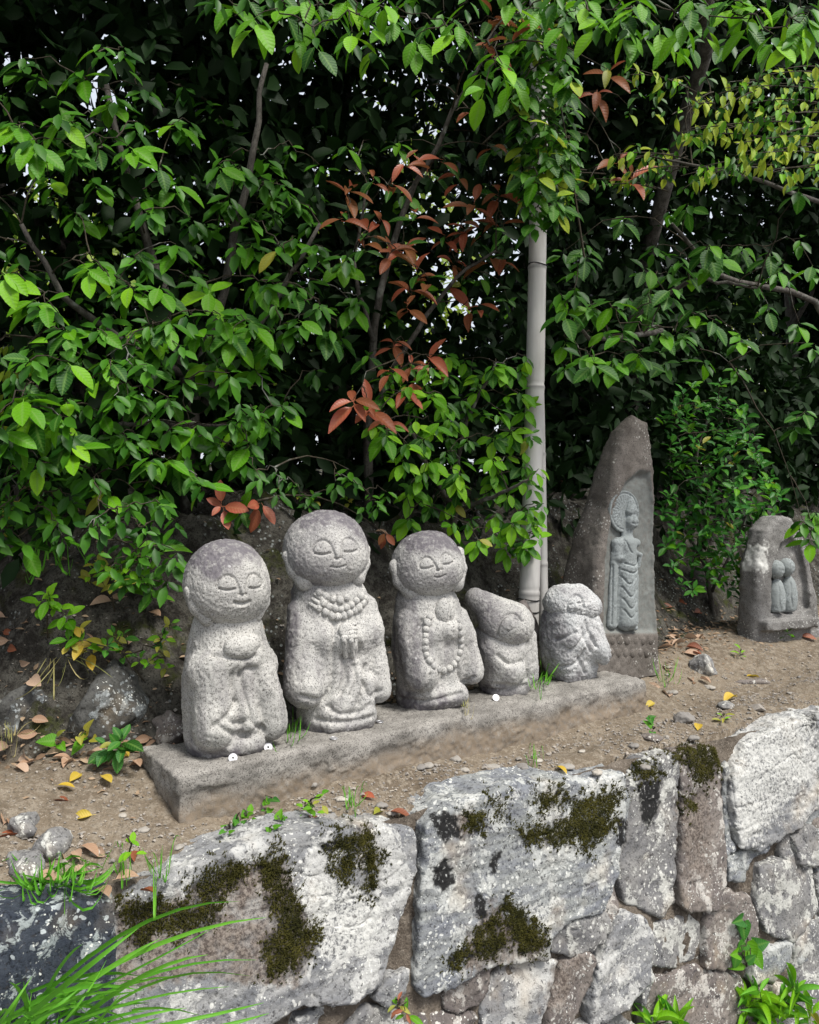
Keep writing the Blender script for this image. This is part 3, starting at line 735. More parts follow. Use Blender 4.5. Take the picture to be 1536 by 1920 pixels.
# --- statue with folded sleeves -------------------------------------------------
def statue_one():
    loc = (-.452, 2.005, -.012); th = R(37); fr = frame(loc, th)
    root = thing('jizo_statue', loc, 'round-headed smiling stone child monk with bare plain robe, hands hidden in sleeves', 'statue', 'small stone statues in a row on the plinth', th)
    zs = [0, .03, .12, .20, .28, .34, .385]
    def core(P):
        v = column(P, zs, [.108, .118, .127, .120, .103, .086, .06], [.092, .098, .100, .098, .088, .076, .056], 2.2, [0, 0, 0, -.002, -.006, -.010, -.012])
        v = smin(v, cap(P, (.060, -.076, .19), (.082, -.074, .075), .036, .046), .008)
        v = smin(v, cap(P, (-.070, -.058, .22), (-.072, -.070, .085), .046, .056), .014)
        v = smin(v, cap(P, (.090, -.035, .215), (.03, -.082, .245), .028, .026), .03)
        v = smin(v, cap(P, (-.098, -.035, .215), (-.03, -.082, .245), .030, .026), .03)
        v = smin(v, cap(P, (-.03, -.088, .035), (.025, -.096, .035), .028), .008)
        v = smin(v, cap(P, (.0, -.080, .15), (.012, -.094, .085), .022, .030), .008)
        return v + .0035 * vnoise(P * 11, 3)
    G = [[(398, 1229), (425, 1233), (455, 1235), (482, 1229)], [(453, 1264), (458, 1294), (470, 1332), (480, 1357), (497, 1367)],
         [(453, 1268), (463, 1258), (480, 1255)], [(443, 1318), (432, 1338), (414, 1354), (396, 1366)], [(412, 1366), (441, 1379), (474, 1377), (488, 1369)],
         [(425, 1348), (445, 1358), (468, 1350)], [(436, 1268), (438, 1295), (443, 1318)]]
    stain_shade = lambda V: .65 * sstep(.05, .01, V[:, 2] + .02 * vnoise(V * 30, 8)) + .25 * sstep(.1, .5, vnoise(V * 9, 9))
    make_obj('body', core, (-.17, -.15, -.005), (.17, .14, .40), .013, 2, grooved(core, fr, G, 21), M['granite_warm'], root, stain_shade)
    c = trace(core, fr, 454, 1214); c = c + np.array([0, .004, 0])
    fh = lambda P: smin(ell(P, c, (.046, .026, .030)), ell(P, c + [.025, .006, .004], (.034, .024, .026)), .012)
    make_obj('covered_hands', fh, c - .07, c + .07, .007, 1, lambda P: fh(P) + chisel(P, 23), M['granite_warm'], root)
    f, dp = carved_head((-.014, -.008, .425), (.112, .104, .106), 0, R(-2), R(2), 1, 25)
    top = lambda V: .95 * sstep(.455, .505, V[:, 2] + .03 * vnoise(V * 22, 71) + .012 * vnoise(V * 60, 72) - .25 * V[:, 0]) + .5 * sstep(.2, .6, vnoise(V * 17, 73)) * (V[:, 0] < 0)
    hd = make_obj('head', lambda P: f(P), (-.15, -.14, .30), (.12, .12, .55), .0074, 2, lambda P: f(P, True), M['granite_warm'], root, top)
    root.scale = (.94, .94, 1)
    for sg in (-1, 1):
        a, b, b2 = dp(sg * 80, -8, .97), dp(sg * 70, -30, 1.0), dp(sg * 56, -47, 1.03)
        fe = lambda P: smin(cap(P, a, b, .013, .017), cap(P, b, b2, .017, .022), .012)
        make_obj('ear', fe, np.minimum(a, b2) - .035, np.maximum(a, b2) + .035, .006, 1, lambda P: fe(P) + chisel(P, 29, .7), M['granite_warm'], hd)

# --- tallest statue with garland --------------------------------------------------
def statue_two():
    loc = (-.214, 2.215, -.012); th = R(27); fr = frame(loc, th)
    root = thing('jizo_statue', loc, 'tallest round-headed stone child monk wearing a beaded garland, hands clasped at chest', 'statue', 'small stone statues in a row on the plinth', th)
    zs = [0, .03, .10, .20, .30, .38, .43]
    def core(P):
        v = column(P, zs, [.108, .115, .108, .122, .122, .108, .085], [.095, .1, .095, .1, .095, .085, .065], 2.5, [.012, .012, .005, 0, -.006, -.012, -.018])
        v = smin(v, cap(P, (-.108, -.02, .33), (-.108, -.058, .140), .036, .062), .010)
        v = smin(v, cap(P, (.098, -.025, .33), (.125, -.055, .105), .034, .040), .010)
        v = smin(v, cap(P, (.035, -.078, .15), (-.01, -.085, .065), .034, .036), .008); v = smin(v, cap(P, (.075, -.072, .13), (.06, -.082, .06), .030, .032), .008)
        v = smin(v, cap(P, (-.03, -.085, .035), (.07, -.075, .04), .034), .02)
        v = smin(v, cap(P, (-.1, -.05, .27), (.0, -.09, .255), .035, .028), .03)
        v = smin(v, cap(P, (.1, -.05, .27), (.02, -.09, .255), .035, .028), .03)
        return v + .003 * vnoise(P * 11, 13)
    G = [[(628, 1165), (627, 1203), (624, 1258), (618, 1296), (597, 1314), (560, 1308)], [(690, 1250), (686, 1283), (698, 1306), (720, 1296)], [(645, 1234), (650, 1272), (639, 1300)],
         [(615, 1326), (638, 1340), (679, 1335), (701, 1321)], [(665, 1250), (672, 1280), (660, 1305)], [(590, 1350), (650, 1356), (705, 1345)], [(672, 1190), (680, 1215), (676, 1235)]]
    stain_shade = lambda V: .8 * sstep(-.05, -.10, V[:, 0] * .8 - V[:, 1] * .25 * 0 + V[:, 1] * -.6 + .04 * vnoise(V * 13, 14)) * sstep(.06, .12, V[:, 2]) + .7 * sstep(.05, .012, V[:, 2] + .02 * vnoise(V * 30, 18))  # left flank: part dirt, part shade painted into the colour; dirt at the foot
    gb_ = grooved(core, fr, G, 41)
    make_obj('body', core, (-.2, -.16, -.005), (.2, .14, .45), .013, 2, gb_, M['granite'], root, stain_shade)
    # garland: two rows of beads and petals round the neck
    row1 = [(598, 1140), (610, 1149), (622, 1155), (634, 1157), (646, 1155), (657, 1151), (667, 1146), (676, 1140), (684, 1132), (690, 1124)]
    row2 = [(606, 1131), (617, 1138), (629, 1142), (641, 1143), (652, 1140), (662, 1135), (671, 1128), (679, 1119)]
    row3 = [(598, 1112), (611, 1119), (625, 1124), (639, 1126), (652, 1122)]
    bm = [bead_mesh(.0125, M['granite'], k) for k in (1, 2)]
    for k, p in enumerate(row1 + row2 + row3):
        q = trace(core, fr, *p); o = link('bead', bm[k % 2], root, q + [0, .002, 0]); o.rotation_euler = rng.uniform(0, 3, 3); s_ = rng.uniform(.85, 1.12); o.scale = (s_,) * 3
    for k in range(4):
        a = trace(core, fr, 578 + k * 5, 1132 - k * 9); b = trace(core, fr, 597 + k * 4, 1143 - k * 9)
        fp = lambda P: cap(P, a, b, .005, .0085)
        make_obj('petal', fp, np.minimum(a, b) - .02, np.maximum(a, b) + .02, .0045, 0, None, M['granite'], root)
    # hands: one fist with four fingers over two hanging fingers
    pal = trace(core, fr, 651, 1183); fg = []
    for yy in (1172, 1180, 1188, 1196):
        a = trace(core, fr, 643, yy + 1) + [0, -.004, 0]; b = trace(core, fr, 667, yy - 2) + [0, -.008, 0]; fg.append((a, b, .0062))
    for xx in (648, 662): fg.append((trace(core, fr, xx - 2, 1202) + [0, -.003, 0], trace(core, fr, xx + 2, 1231), .0078))
    def fh(P):
        v = ell(P, pal, (.024, .012, .022))
        for a, b, r in fg: v = smin(v, cap(P, a, b, r, r * .9), .002)
        return v
    make_obj('hands', fh, pal - [.06, .05, .09], pal + [.06, .04, .05], .005, 1, lambda P: fh(P) + chisel(P, 47, .35), M['granite'], root)
    f, dp = carved_head((-.026, -.008, .497), (.124, .112, .106), R(-3), R(-4), R(0), 0, 45)
    top = lambda V: .9 * sstep(.50, .575, V[:, 2] + .035 * vnoise(V * 20, 81) + .015 * vnoise(V * 55, 82) + .35 * V[:, 0]) + .45 * sstep(.0, -.09, V[:, 0] + .02 * vnoise(V * 25, 84))  # weathered crown; the left side is also darkened with painted shade
    hd = make_obj('head', lambda P: f(P), (-.18, -.15, .36), (.13, .13, .62), .0076, 2, lambda P: f(P, True), M['granite'], root, top)
    root.scale = (.94, .94, 1)
    for sg in (-1, 1):
        a, b, b2 = dp(sg * 80, -6, .97), dp(sg * 72, -28, 1.0), dp(sg * 60, -46, 1.04)
        fe = lambda P: smin(cap(P, a, b, .015, .018), cap(P, b, b2, .019, .029), .012)
        make_obj('ear', fe, np.minimum(a, b2) - .04, np.maximum(a, b2) + .04, .006, 1, lambda P: fe(P) + chisel(P, 49, .7), M['granite'], hd)

# --- statue with praying hands and long rosary -----------------------------------------
def statue_three():
    loc = (.062, 2.43, -.012); th = R(34); fr = frame(loc, th)
    root = thing('jizo_statue', loc, 'round-headed stone child monk with praying hands and a long loop of prayer beads', 'statue', 'small stone statues in a row on the plinth', th)
    zs = [0, .03, .09, .18, .27, .33, .375]
    def core(P):
        v = column(P, zs, [.104, .11, .108, .122, .118, .104, .08], [.09, .095, .095, .1, .092, .08, .06], 2.5, [.005, .005, 0, -.002, -.006, -.01, -.016])
        v = smin(v, cap(P, (-.098, -.02, .27), (-.078, -.066, .125), .040, .056), .012)
        v = smin(v, cap(P, (.092, -.03, .27), (.118, -.068, .11), .036, .040), .012)
        v = smin(v, cap(P, (-.04, -.08, .05), (.05, -.085, .05), .032), .02)
        v = smin(v, cap(P, (-.095, -.04, .22), (-.01, -.09, .25), .034, .028), .03)
        v = smin(v, cap(P, (.1, -.05, .22), (.02, -.09, .25), .032, .026), .03)
        return v + .003 * vnoise(P * 11, 23)
    G = [[(757, 1300), (787, 1298), (804, 1286), (808, 1268)], [(862, 1254), (872, 1279), (893, 1271)], [(745, 1310), (800, 1316), (870, 1300)], [(790, 1165), (778, 1185), (765, 1200)]]
    stain_shade = lambda V: .45 * sstep(-.06, -.11, V[:, 0] + .03 * vnoise(V * 13, 24)) + .75 * sstep(.07, .025, V[:, 2] + .02 * vnoise(V * 30, 28))  # shaded left flank put into the colour, plus dirt at the foot
    make_obj('body', core, (-.19, -.16, -.005), (.19, .14, .40), .013, 2, grooved(core, fr, G, 61), M['granite'], root, stain_shade)
    loop = [(806, 1158), (801, 1169), (799, 1181), (798, 1193), (797, 1205), (797, 1217), (799, 1229), (805, 1240), (813, 1249), (823, 1256), (834, 1258), (845, 1254), (854, 1246), (861, 1236), (865, 1224), (867, 1212), (868, 1200), (867, 1188), (865, 1176), (862, 1165)]
    bm = [bead_mesh(.0122, M['granite'], k) for k in (4, 5)]
    for k, p in enumerate(loop):
        q = trace(core, fr, *p); o = link('bead', bm[k % 2], root, q + [0, .001, 0]); s_ = rng.uniform(.88, 1.12); o.scale = (s_,) * 3; o.rotation_euler = rng.uniform(0, 3, 3)
    c = trace(core, fr, 835, 1146)
    def fh(P):
        v = ell(P, c + [0, .0, -.004], (.034, .030, .044))
        return v + .006 * np.exp(-((P[:, 0] - c[0] - .002) / .004) ** 2) * (P[:, 1] < c[1])
    make_obj('praying_hands', fh, c - .075, c + .075, .006, 1, lambda P: fh(P) + chisel(P, 67, .5), M['granite'], root)
    f, dp = carved_head((-.018, -.006, .440), (.115, .106, .100), R(-9), R(-16), R(-3), 0, 65, .92)
    top = lambda V: .9 * sstep(.435, .50, V[:, 2] + .04 * vnoise(V * 18, 86) + .012 * vnoise(V * 60, 87) + .15 * V[:, 0]) + .4 * sstep(.1, .6, vnoise(V * 15, 88))
    hd = make_obj('head', lambda P: f(P), (-.17, -.14, .31), (.13, .12, .56), .0076, 2, lambda P: f(P, True), M['granite'], root, top)
    root.scale = (.94, .94, 1)
    for sg in (-1, 1):
        a, b, b2 = dp(sg * 82, 8, .97), dp(sg * 76, -20, 1.0), dp(sg * 62, -44, 1.04)
        fe = lambda P: smin(cap(P, a, b, .019, .019), cap(P, b, b2, .019, .027), .012)
        make_obj('ear', fe, np.minimum(a, b2) - .04, np.maximum(a, b2) + .04, .006, 1, lambda P: fe(P) + chisel(P, 69, .7), M['granite'], hd)

def small_face(fbase, fr, eyes, mouth, nose):
    L = [[trace(fbase, fr, *p) for p in l] for l in eyes + [mouth]]; n = trace(fbase, fr, *nose)
    def g(P):
        v = fbase(P) - .004 * np.exp(-(((P - n) ** 2).sum(1)) / .006 ** 2)
        for l in L: v = v + .008 * np.exp(-(chain(P, l) / .0034) ** 2)
        return v
    return g

def statue_four():
    loc = (.300, 2.605, -.008); th = R(24); fr = frame(loc, th)
    root = thing('hooded_statue', loc, 'small stone figure with a long pointed hood tipping back and a round smiling face', 'statue', 'small stone statues in a row on the plinth', th)
    zs = [0, .03, .09, .15, .20, .235]
    def core(P):
        v = column(P, zs, [.072, .082, .092, .096, .09, .06], [.07, .078, .085, .085, .075, .05], 2.7, [.01, .01, .006, .004, 0, 0])
        v = smin(v, cap(P, (.072, -.05, .19), (.084, -.045, .06), .026, .024), .018)
        v = smin(v, cap(P, (-.06, -.04, .15), (.0, -.075, .08), .03, .03), .03)
        return v + .003 * vnoise(P * 13, 33)
    G = [[(930, 1285), (965, 1286), (990, 1272)], [(992, 1180), (988, 1230), (990, 1265)], [(905, 1290), (940, 1296), (985, 1285)], [(934, 1230), (955, 1245), (980, 1240)]]
    stain_shade = lambda V: .5 * sstep(-.05, -.09, V[:, 0] + .02 * vnoise(V * 20, 34)) + .6 * sstep(.05, .015, V[:, 2] + .02 * vnoise(V * 30, 38))  # left flank painted darker as shade; dirty foot
    make_obj('body', core, (-.14, -.14, -.005), (.15, .12, .26), .013, 2, grooved(core, fr, G, 71), M['granite'], root, stain_shade)
    def hood(P):
        v = cap(P, (.012, -.030, .232), (-.090, .012, .312), .072, .034)
        v = smin(v, ell(P, (.0, -.03, .225), (.088, .080, .062)), .03); return v
    fc = trace(hood, fr, 956, 1171)
    def h2(P): return hood(P) + .009 * np.exp(-((chain(P, rim)) / .0045) ** 2) - .008 * np.exp(-(((P - fc) ** 2).sum(1)) / .026 ** 2)
    rim = [trace(hood, fr, *p) for p in spline(((932, 1192), (934, 1176), (942, 1160), (957, 1150), (970, 1153), (979, 1164)), 4)]
    h3 = small_face(h2, fr, [[(945, 1167), (950, 1165), (955, 1167)], [(963, 1163), (967, 1161), (971, 1163)]], [(948, 1182), (956, 1184), (966, 1177)], (960, 1172))
    make_obj('hood', hood, (-.17, -.14, .14), (.12, .12, .39), .0074, 2, lambda P: h3(P) + chisel(P, 75, .8), M['granite'], root, lambda V: .5 * sstep(-.02, -.09, V[:, 0]) + .3 * sstep(.2, .5, vnoise(V * 20, 77)))  # left side of the hood has shade painted in, with random stain patches

def statue_five():
    loc = (.565, 2.80, -.006); th = R(34); fr = frame(loc, th)
    root = thing('hooded_statue', loc, 'small squat stone figure with blunt boulder-like head beside the carved stele', 'statue', 'small stone statues in a row on the plinth', th)
    zs = [0, .03, .09, .16, .22, .265]
    def core(P):
        v = column(P, zs, [.082, .09, .104, .104, .100, .086], [.065, .075, .082, .085, .082, .07], 2.7, [0, 0, -.004, -.006, -.006, -.004])
        for a_, b_, r_ in (((.05, -.055, .225), (.122, -.045, .125), .017), ((.045, -.070, .215), (.118, -.062, .100), .017), ((.035, -.080, .195), (.100, -.080, .085), .018), ((.02, -.085, .165), (.07, -.088, .075), .022)):
            v = smin(v, cap(P, a_, b_, r_, r_ * .75), .006)
        v = smin(v, cap(P, (-.05, -.06, .15), (.05, -.085, .11), .035, .03), .03)
        return v + .004 * vnoise(P * 15, 43)
    G = [[(1068, 1221), (1085, 1210), (1097, 1190)], [(1053, 1252), (1080, 1244), (1097, 1219)], [(1098, 1165), (1106, 1190), (1118, 1212)], [(1092, 1180), (1100, 1205), (1108, 1222)],
         [(1085, 1235), (1092, 1250), (1098, 1262)], [(1040, 1200), (1060, 1195), (1080, 1185)]]
    stain_shade = lambda V: .5 * sstep(-.04, -.09, V[:, 0] + .03 * vnoise(V * 16, 44)) + .5 * sstep(.05, .015, V[:, 2] + .02 * vnoise(V * 30, 48))  # shade painted on the left flank, dirt around the base
    make_obj('body', core, (-.15, -.15, -.005), (.17, .12, .27), .013, 2, grooved(core, fr, G, 81, .009, .006, 1.3), M['granite_cool'], root, stain_shade)
    def hood(P):
        v = ell(P, (-.022, -.002, .268), (.086, .078, .064)); v = smin(v, ell(P, (.030, -.034, .256), (.060, .058, .050)), .03)
        v = smin(v, cap(P, (-.055, .0, .298), (.02, -.02, .305), .035, .030), .03)
        return v + .006 * vnoise(P * 14, 53)
    rim = [trace(hood, fr, *p) for p in spline(((1066, 1150), (1063, 1137), (1068, 1124), (1080, 1114), (1091, 1121), (1095, 1139)), 4)]
    fc = trace(hood, fr, 1079, 1137)
    def h2(P): return hood(P) + .009 * np.exp(-((chain(P, rim)) / .0045) ** 2) - .004 * np.exp(-(((P - fc) ** 2).sum(1)) / .02 ** 2)
    h3 = small_face(h2, fr, [[(1070, 1134), (1074, 1132), (1077, 1134)], [(1083, 1131), (1086, 1130), (1089, 1131)]], [(1076, 1147), (1080, 1148), (1086, 1144)], (1081, 1138))
    make_obj('hood', hood, (-.16, -.13, .17), (.13, .12, .36), .0074, 2, lambda P: h3(P) + chisel(P, 85, 1.4), M['granite_cool'], root, lambda V: .4 * sstep(.1, .5, vnoise(V * 16, 87)))
for fn in (statue_one, statue_two, statue_three, statue_four, statue_five): fn()

# ------------------------------------------------------------------ carved stele with standing figure
def stele():
    th = R(32); P0 = np.array([.745, 2.93, 0.0]); N = np.array([math.sin(th), -math.cos(th), 0]); fr = frame((P0[0], P0[1], 0), th); Rm = fr[0]
    def K(x, y): q = Rm.T @ (onplane(x, y, P0, N) - P0); return np.array([q[0], q[2]])
    root = thing('carved_stele', tuple(P0), 'tall brown tapering stone stele with a haloed standing deity carved in a niche', 'stele', None, th)
    out = np.array([K(*p) for p in [(1112, 1290), (1112, 1180), (1116, 1060), (1138, 950), (1150, 868), (1167, 802), (1191, 772), (1222, 788), (1231, 870), (1234, 1000), (1239, 1150), (1243, 1290)]])
    nic = np.array([K(*p) for p in [(1132, 1188), (1135, 1050), (1147, 965), (1172, 905), (1199, 880), (1221, 884), (1229, 960), (1235, 1188)]])
    T = .17
    def f(P, fine=False):
        d = poly2(P[:, [0, 2]] + np.stack([vnoise(P * 8, 3), vnoise(P * 8, 4)], 1) * .006, out + 0) + .02
        Tz = .215 * (1 - .72 * np.clip(P[:, 2] / .95, 0, 1) ** 1.6); sh = smax(d, P[:, 1] - Tz, .06) ; sh = smax(sh, -P[:, 1] + .012, .03) - .012
        sh = sh + .5 * np.maximum(0, 0)
        dn = poly2(P[:, [0, 2]], nic); pit = smax(dn + (P[:, 1] - 0) * .9, P[:, 1] - .014 - .022 * sstep(.66, .80, P[:, 2]), .006)
        sh = smax(sh, -pit, .008)
        if fine: sh = sh + .0025 * fbm(P * 30, 3, 5) + .0012 * fbm(P * 120, 2, 6)
        return sh
    V, F = isomesh(f, (out[:, 0].min() - .05, -.05, -.05), (out[:, 0].max() + .05, T + .06, out[:, 1].max() + .04), .011, 1, lambda P: f(P, True))
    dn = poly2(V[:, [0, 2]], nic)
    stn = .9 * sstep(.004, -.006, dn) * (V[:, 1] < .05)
    link('stone', mesh_np('stone', V, F, M['stele'], True, {'stain_shade': stn}), root)
    B = .011                                # back of the niche (local y)
    XC = K(1176, 1080)[0]; SX = 1.42
    def p3(x, y, r, w=1.0): k = K(x, y); return np.array([(XC + (k[0] - XC) / w), B - r, k[1]])
    hc = p3(1172, 959, .002); HR = .078
    def halo(P):
        q = P - hc; r = np.sqrt(q[:, 0] ** 2 + q[:, 2] ** 2)
        v = smax(r - HR, np.abs(q[:, 1]) - .009, .003); ring = np.abs(r - HR * .86)
        return v + .003 * np.exp(-(ring / .003) ** 2) + .0012 * np.cos(np.arctan2(q[:, 0], q[:, 2]) * 28) * (r < HR * .8) * (r > HR * .35) * (q[:, 1] < 0)
    make_obj('halo', halo, hc - [.1, .02, .1], hc + [.1, .02, .1], .006, 1, halo, M['relief'], root)
    def C(v, P, a, b, ra, rb, k=.008): return smin(v, cap(P, a, b, ra, rb), k)
    def q3(x, y, r): return p3(x, y, r, SX)
    def fig(P, fine=False):
        P0_ = P; P = np.stack([XC + (P[:, 0] - XC) / SX, P[:, 1], P[:, 2]], 1)
        v = ell(P, q3(1183, 978, .012), (.021, .026, .031))
        v = C(v, P, q3(1183, 958, .012), q3(1184, 935, .008), .021, .009, .006)                      # piled hair and crown
        v = C(v, P, q3(1173, 975, .006), q3(1172, 1003, .004), .007, .008, .004)                     # ear lobe and lock
        v = C(v, P, q3(1181, 995, .006), q3(1180, 1008, .006), .012, .014)
        v = C(v, P, q3(1164, 1018, .004), q3(1192, 1018, .006), .021, .018)
        v = C(v, P, q3(1176, 1020, .008), q3(1178, 1065, .006), .030, .030)
        v = C(v, P, q3(1158, 1018, .006), q3(1161, 1046, .010), .017, .015)
        v = C(v, P, q3(1161, 1046, .012), q3(1186, 1036, .022), .014, .011, .005)
        v = C(v, P, q3(1186, 1036, .022), q3(1198, 1040, .016), .010, .008, .004)
        v = C(v, P, q3(1198, 1040, .016), q3(1197, 1062, .012), .008, .006, .004)
        v = C(v, P, q3(1178, 1065, .004), q3(1178, 1165, .002), .034, .036)
        v = C(v, P, q3(1157, 1040, .0), q3(1151, 1172, .0), .014, .017)                            # hanging scarf
        v = C(v, P, q3(1194, 1080, .0), q3(1192, 1168, .0), .013, .014)
        v = C(v, P, q3(1168, 1174, .006), q3(1172, 1178, .014), .012, .010, .004); v = C(v, P, q3(1184, 1174, .008), q3(1189, 1177, .016), .012, .010, .004)
        if fine:
            L = [[(1162, 1080), (1172, 1095), (1184, 1082)], [(1163, 1100), (1174, 1118), (1186, 1104)], [(1164, 1122), (1175, 1140), (1187, 1126)], [(1165, 1143), (1175, 1157), (1186, 1146)],
                 [(1160, 1065), (1158, 1110), (1157, 1168)], [(1189, 1075), (1190, 1120), (1188, 1168)], [(1163, 1068), (1178, 1074), (1193, 1066)], [(1166, 1056), (1180, 1060), (1192, 1054)],
                 [(1166, 1012), (1172, 1030), (1176, 1036)], [(1178, 981), (1181, 982)], [(1185, 982), (1188, 981)], [(1181, 990), (1185, 990)], [(1150, 1060), (1148, 1120), (1146, 1170)]]
            w = [[K(*p) for p in spline(l, 4)] for l in L]; xz = P0_[:, [0, 2]]
            for l in w: v = v + .0045 * np.exp(-(line2(xz, l) / .0032) ** 2)
            v = v + .0006 * fbm(P * 90, 2, 7)
        return v
    a = K(1140, 925); b = K(1210, 1188)
    make_obj('carved_figure', fig, (a[0] - .02, -.06, b[1] - .02), (b[0] + .04, .05, a[1] + .03), .009, 2, lambda P: fig(P, True), M['relief'], root)
    # lotus pedestal: two rows of petals on the face below the niche
    for (y0, y1, n, x0, x1) in ((1190, 1212, 6, 1142, 1228), (1213, 1236, 7, 1140, 1234)):
        for k in range(n):
            x = x0 + (x1 - x0) * (k + .5) / n; c = K(x, (y0 + y1) / 2); hw = (K(x1, y0)[0] - K(x0, y0)[0]) / n / 2 * .93; hz = (K(x, y0)[1] - K(x, y1)[1]) / 2 * .92
            fp = lambda P: ell(P, (c[0], .008, c[1]), (hw, .013, hz)) + .0008 * fbm(P * 100, 2, k)
            make_obj('lotus_petal', fp, (c[0] - hw - .02, -.03, c[1] - hz - .02), (c[0] + hw + .02, .05, c[1] + hz + .02), .008, 1, fp, M['stele'], root)
stele()

# ------------------------------------------------------------------ small arched stone with a pair of figures
def small_stele():
    th = R(26); P0 = np.array([1.66, 3.56, .055]); N = np.array([math.sin(th), -math.cos(th), 0]); fr = frame(P0, th); Rm = fr[0]
    def K(x, y): q = Rm.T @ (onplane(x, y, P0, N) - P0); return np.array([q[0], q[2]])
    root = thing('arched_stone', tuple(P0), 'small arched grey stone with two little monks carved side by side in a niche', 'stele', None, th)
    out = np.array([K(*p) for p in [(1412, 1215), (1414, 1180), (1420, 1060), (1438, 992), (1462, 964), (1488, 966), (1514, 1008), (1532, 1090), (1544, 1170), (1547, 1215)]])
    nic = np.array([K(*p) for p in [(1446, 1150), (1449, 1060), (1464, 1018), (1483, 1006), (1502, 1024), (1514, 1080), (1520, 1140), (1500, 1152)]]); T = .11
    def f(P, fine=False):
        d = poly2(P[:, [0, 2]] + np.stack([vnoise(P * 9, 3), vnoise(P * 9, 4)], 1) * .004, out) + .02
        sh = smax(d, P[:, 1] - T, .05); sh = smax(sh, -P[:, 1] + .012, .03) - .012
        sh = smax(sh, -smax(poly2(P[:, [0, 2]], nic), P[:, 1] - .026, .012), .008)
        k = K(1436, 1160); sh = smin(sh, smax(np.abs(P[:, 2] - k[1] + .03) - .022, np.maximum(np.abs(P[:, 0] - .03) - .17, np.abs(P[:, 1] - .0) - .04), .01), .015)
        return sh + (.003 * fbm(P * 26, 3, 9) + .0014 * fbm(P * 110, 2, 10) if fine else 0)
    V, F = isomesh(f, (out[:, 0].min() - .06, -.09, -.09), (out[:, 0].max() + .12, T + .06, out[:, 1].max() + .05), .013, 1, lambda P: f(P, True))
    lk = K(1428, 1045); dl = np.sqrt((V[:, 0] - lk[0]) ** 2 / .7 + (V[:, 2] - lk[1]) ** 2 / 2.2) + .02 * vnoise(V * 30, 3) + .012 * vnoise(V * 90, 4)
    link('stone', mesh_np('stone', V, F, M['stele2'], True, {'stain_shade': sstep(.05, .042, dl) * (V[:, 1] < .09)}), root)
    for (hx, hy, bx, by, kn) in ((1458, 1068, 1460, 1118, 0), (1480, 1064, 1485, 1112, 1)):
        h, b = K(hx, hy), K(bx, by); y0 = .020 - .008 * (1 - kn)
        def fg(P, fine=False):
            v = ell(P, (h[0], y0 - .004, h[1]), (.038, .036, .042))
            bd = smax(ell(P, (b[0], y0, b[1] - .02), (.046, .036, .10)), K(hx, 1148)[1] - P[:, 2], .012); v = smin(v, bd, .006)
            if fine:
                for l in ([(hx - 1, hy + 1), (hx + 3, hy + 1)], [(hx + 7, hy), (hx + 11, hy)], [(hx + 3, hy + 9), (hx + 8, hy + 8)], [(bx - 4, by - 20), (bx - 6, by + 5), (bx - 3, by + 26)], [(bx + 8, by - 20), (bx + 7, by + 5), (bx + 10, by + 24)]):
                    v = v + .004 * np.exp(-(line2(P[:, [0, 2]], [K(*p) for p in l]) / .003) ** 2)
                v = v + .001 * fbm(P * 80, 2, 11)
            return v
        make_obj('carved_monk', fg, (min(h[0], b[0]) - .08, -.05, K(hx, 1160)[1] - .02), (max(h[0], b[0]) + .08, .1, h[1] + .07), .009, 1, lambda P: fg(P, True), M['relief'], root)
small_stele()

# ------------------------------------------------------------------ bamboo pole
def bamboo():
    D0 = 2.93; bot = at(984, 1268, D0); top = at(1024, -160, D0); root = thing('bamboo_pole', tuple(bot), 'pale grey bamboo pole standing behind the hooded statues', 'pole')
    def run(bot, top, r0, r1, n, nodes, ph):
        mb = MB(); L = np.linalg.norm(top - bot); pts = []; rad = []; dk = []
        for k in range(n):
            u = k / (n - 1); r = r0 + (r1 - r0) * u; g = 0
            z = bot[2] + (top[2] - bot[2]) * u
            for nd in nodes:
                q = abs(z - nd); r += .0022 * math.exp(-(q / .007) ** 2) - .0016 * math.exp(-((z - nd - .014) / .006) ** 2); g = max(g, .75 * math.exp(-((z - nd + .002) / .0035) ** 2))
            pts.append(bot + (top - bot) * u + np.array([.006 * math.sin(u * 5 + ph), 0, 0])); rad.append(r); dk.append(g)
        mb.tube(pts, rad, 20); mb.A = [np.repeat(dk, 20)]; return mb
    nodes = [CAMH - (y - HZ) * D0 / FPX for y in (1112, 990, 727, 502, 300, 90)]
    link('cane', run(bot - [0, 0, .15], top, .040, .027, 420, nodes, 0).mesh('cane', M['bamboo'], True, bot), root)
    b2 = at(1018, 1268, D0 + .06); t2 = at(1001, -160, D0 + .075)
    link('thin_cane', run(b2 - [0, 0, .1], t2, .019, .015, 300, [CAMH - (y - HZ) * D0 / FPX for y in (1060, 850, 610, 380, 150)], 1).mesh('thin_cane', M['bamboo'], True, bot), root)
    for y in (1123, 1145, 498):
        c = at(990 + (1123 - y) * .028, y, D0); mb = MB(); ang = np.linspace(0, 2 * math.pi, 22)
        rr = (.0415 if y > 600 else .0345) + .001; mb.tube([c + [rr * math.cos(a), rr * math.sin(a), .004 * math.sin(a * 2)] for a in ang], .0022, 5); link('wire_tie', mb.mesh('wire_tie', M['wire'], True, bot), root)
    br = MB(); a, b, c = at(976, 1128, D0 - .05), at(996, 1165, D0 - .07), at(1010, 1200, D0 - .07)
    br.tube([a, a + (b - a) * .45, a + (b - a) * .5, b, b + (c - b) * .45, b + (c - b) * .52, c, c + (c - b) * .02], [.018, .021, .019, .021, .019, .022, .017, .006], 14)
    link('brace', br.mesh('brace', M['bamboo_old'], True, bot), root, label='weathered dark bamboo offcut tied to the foot of the pole')
bamboo()
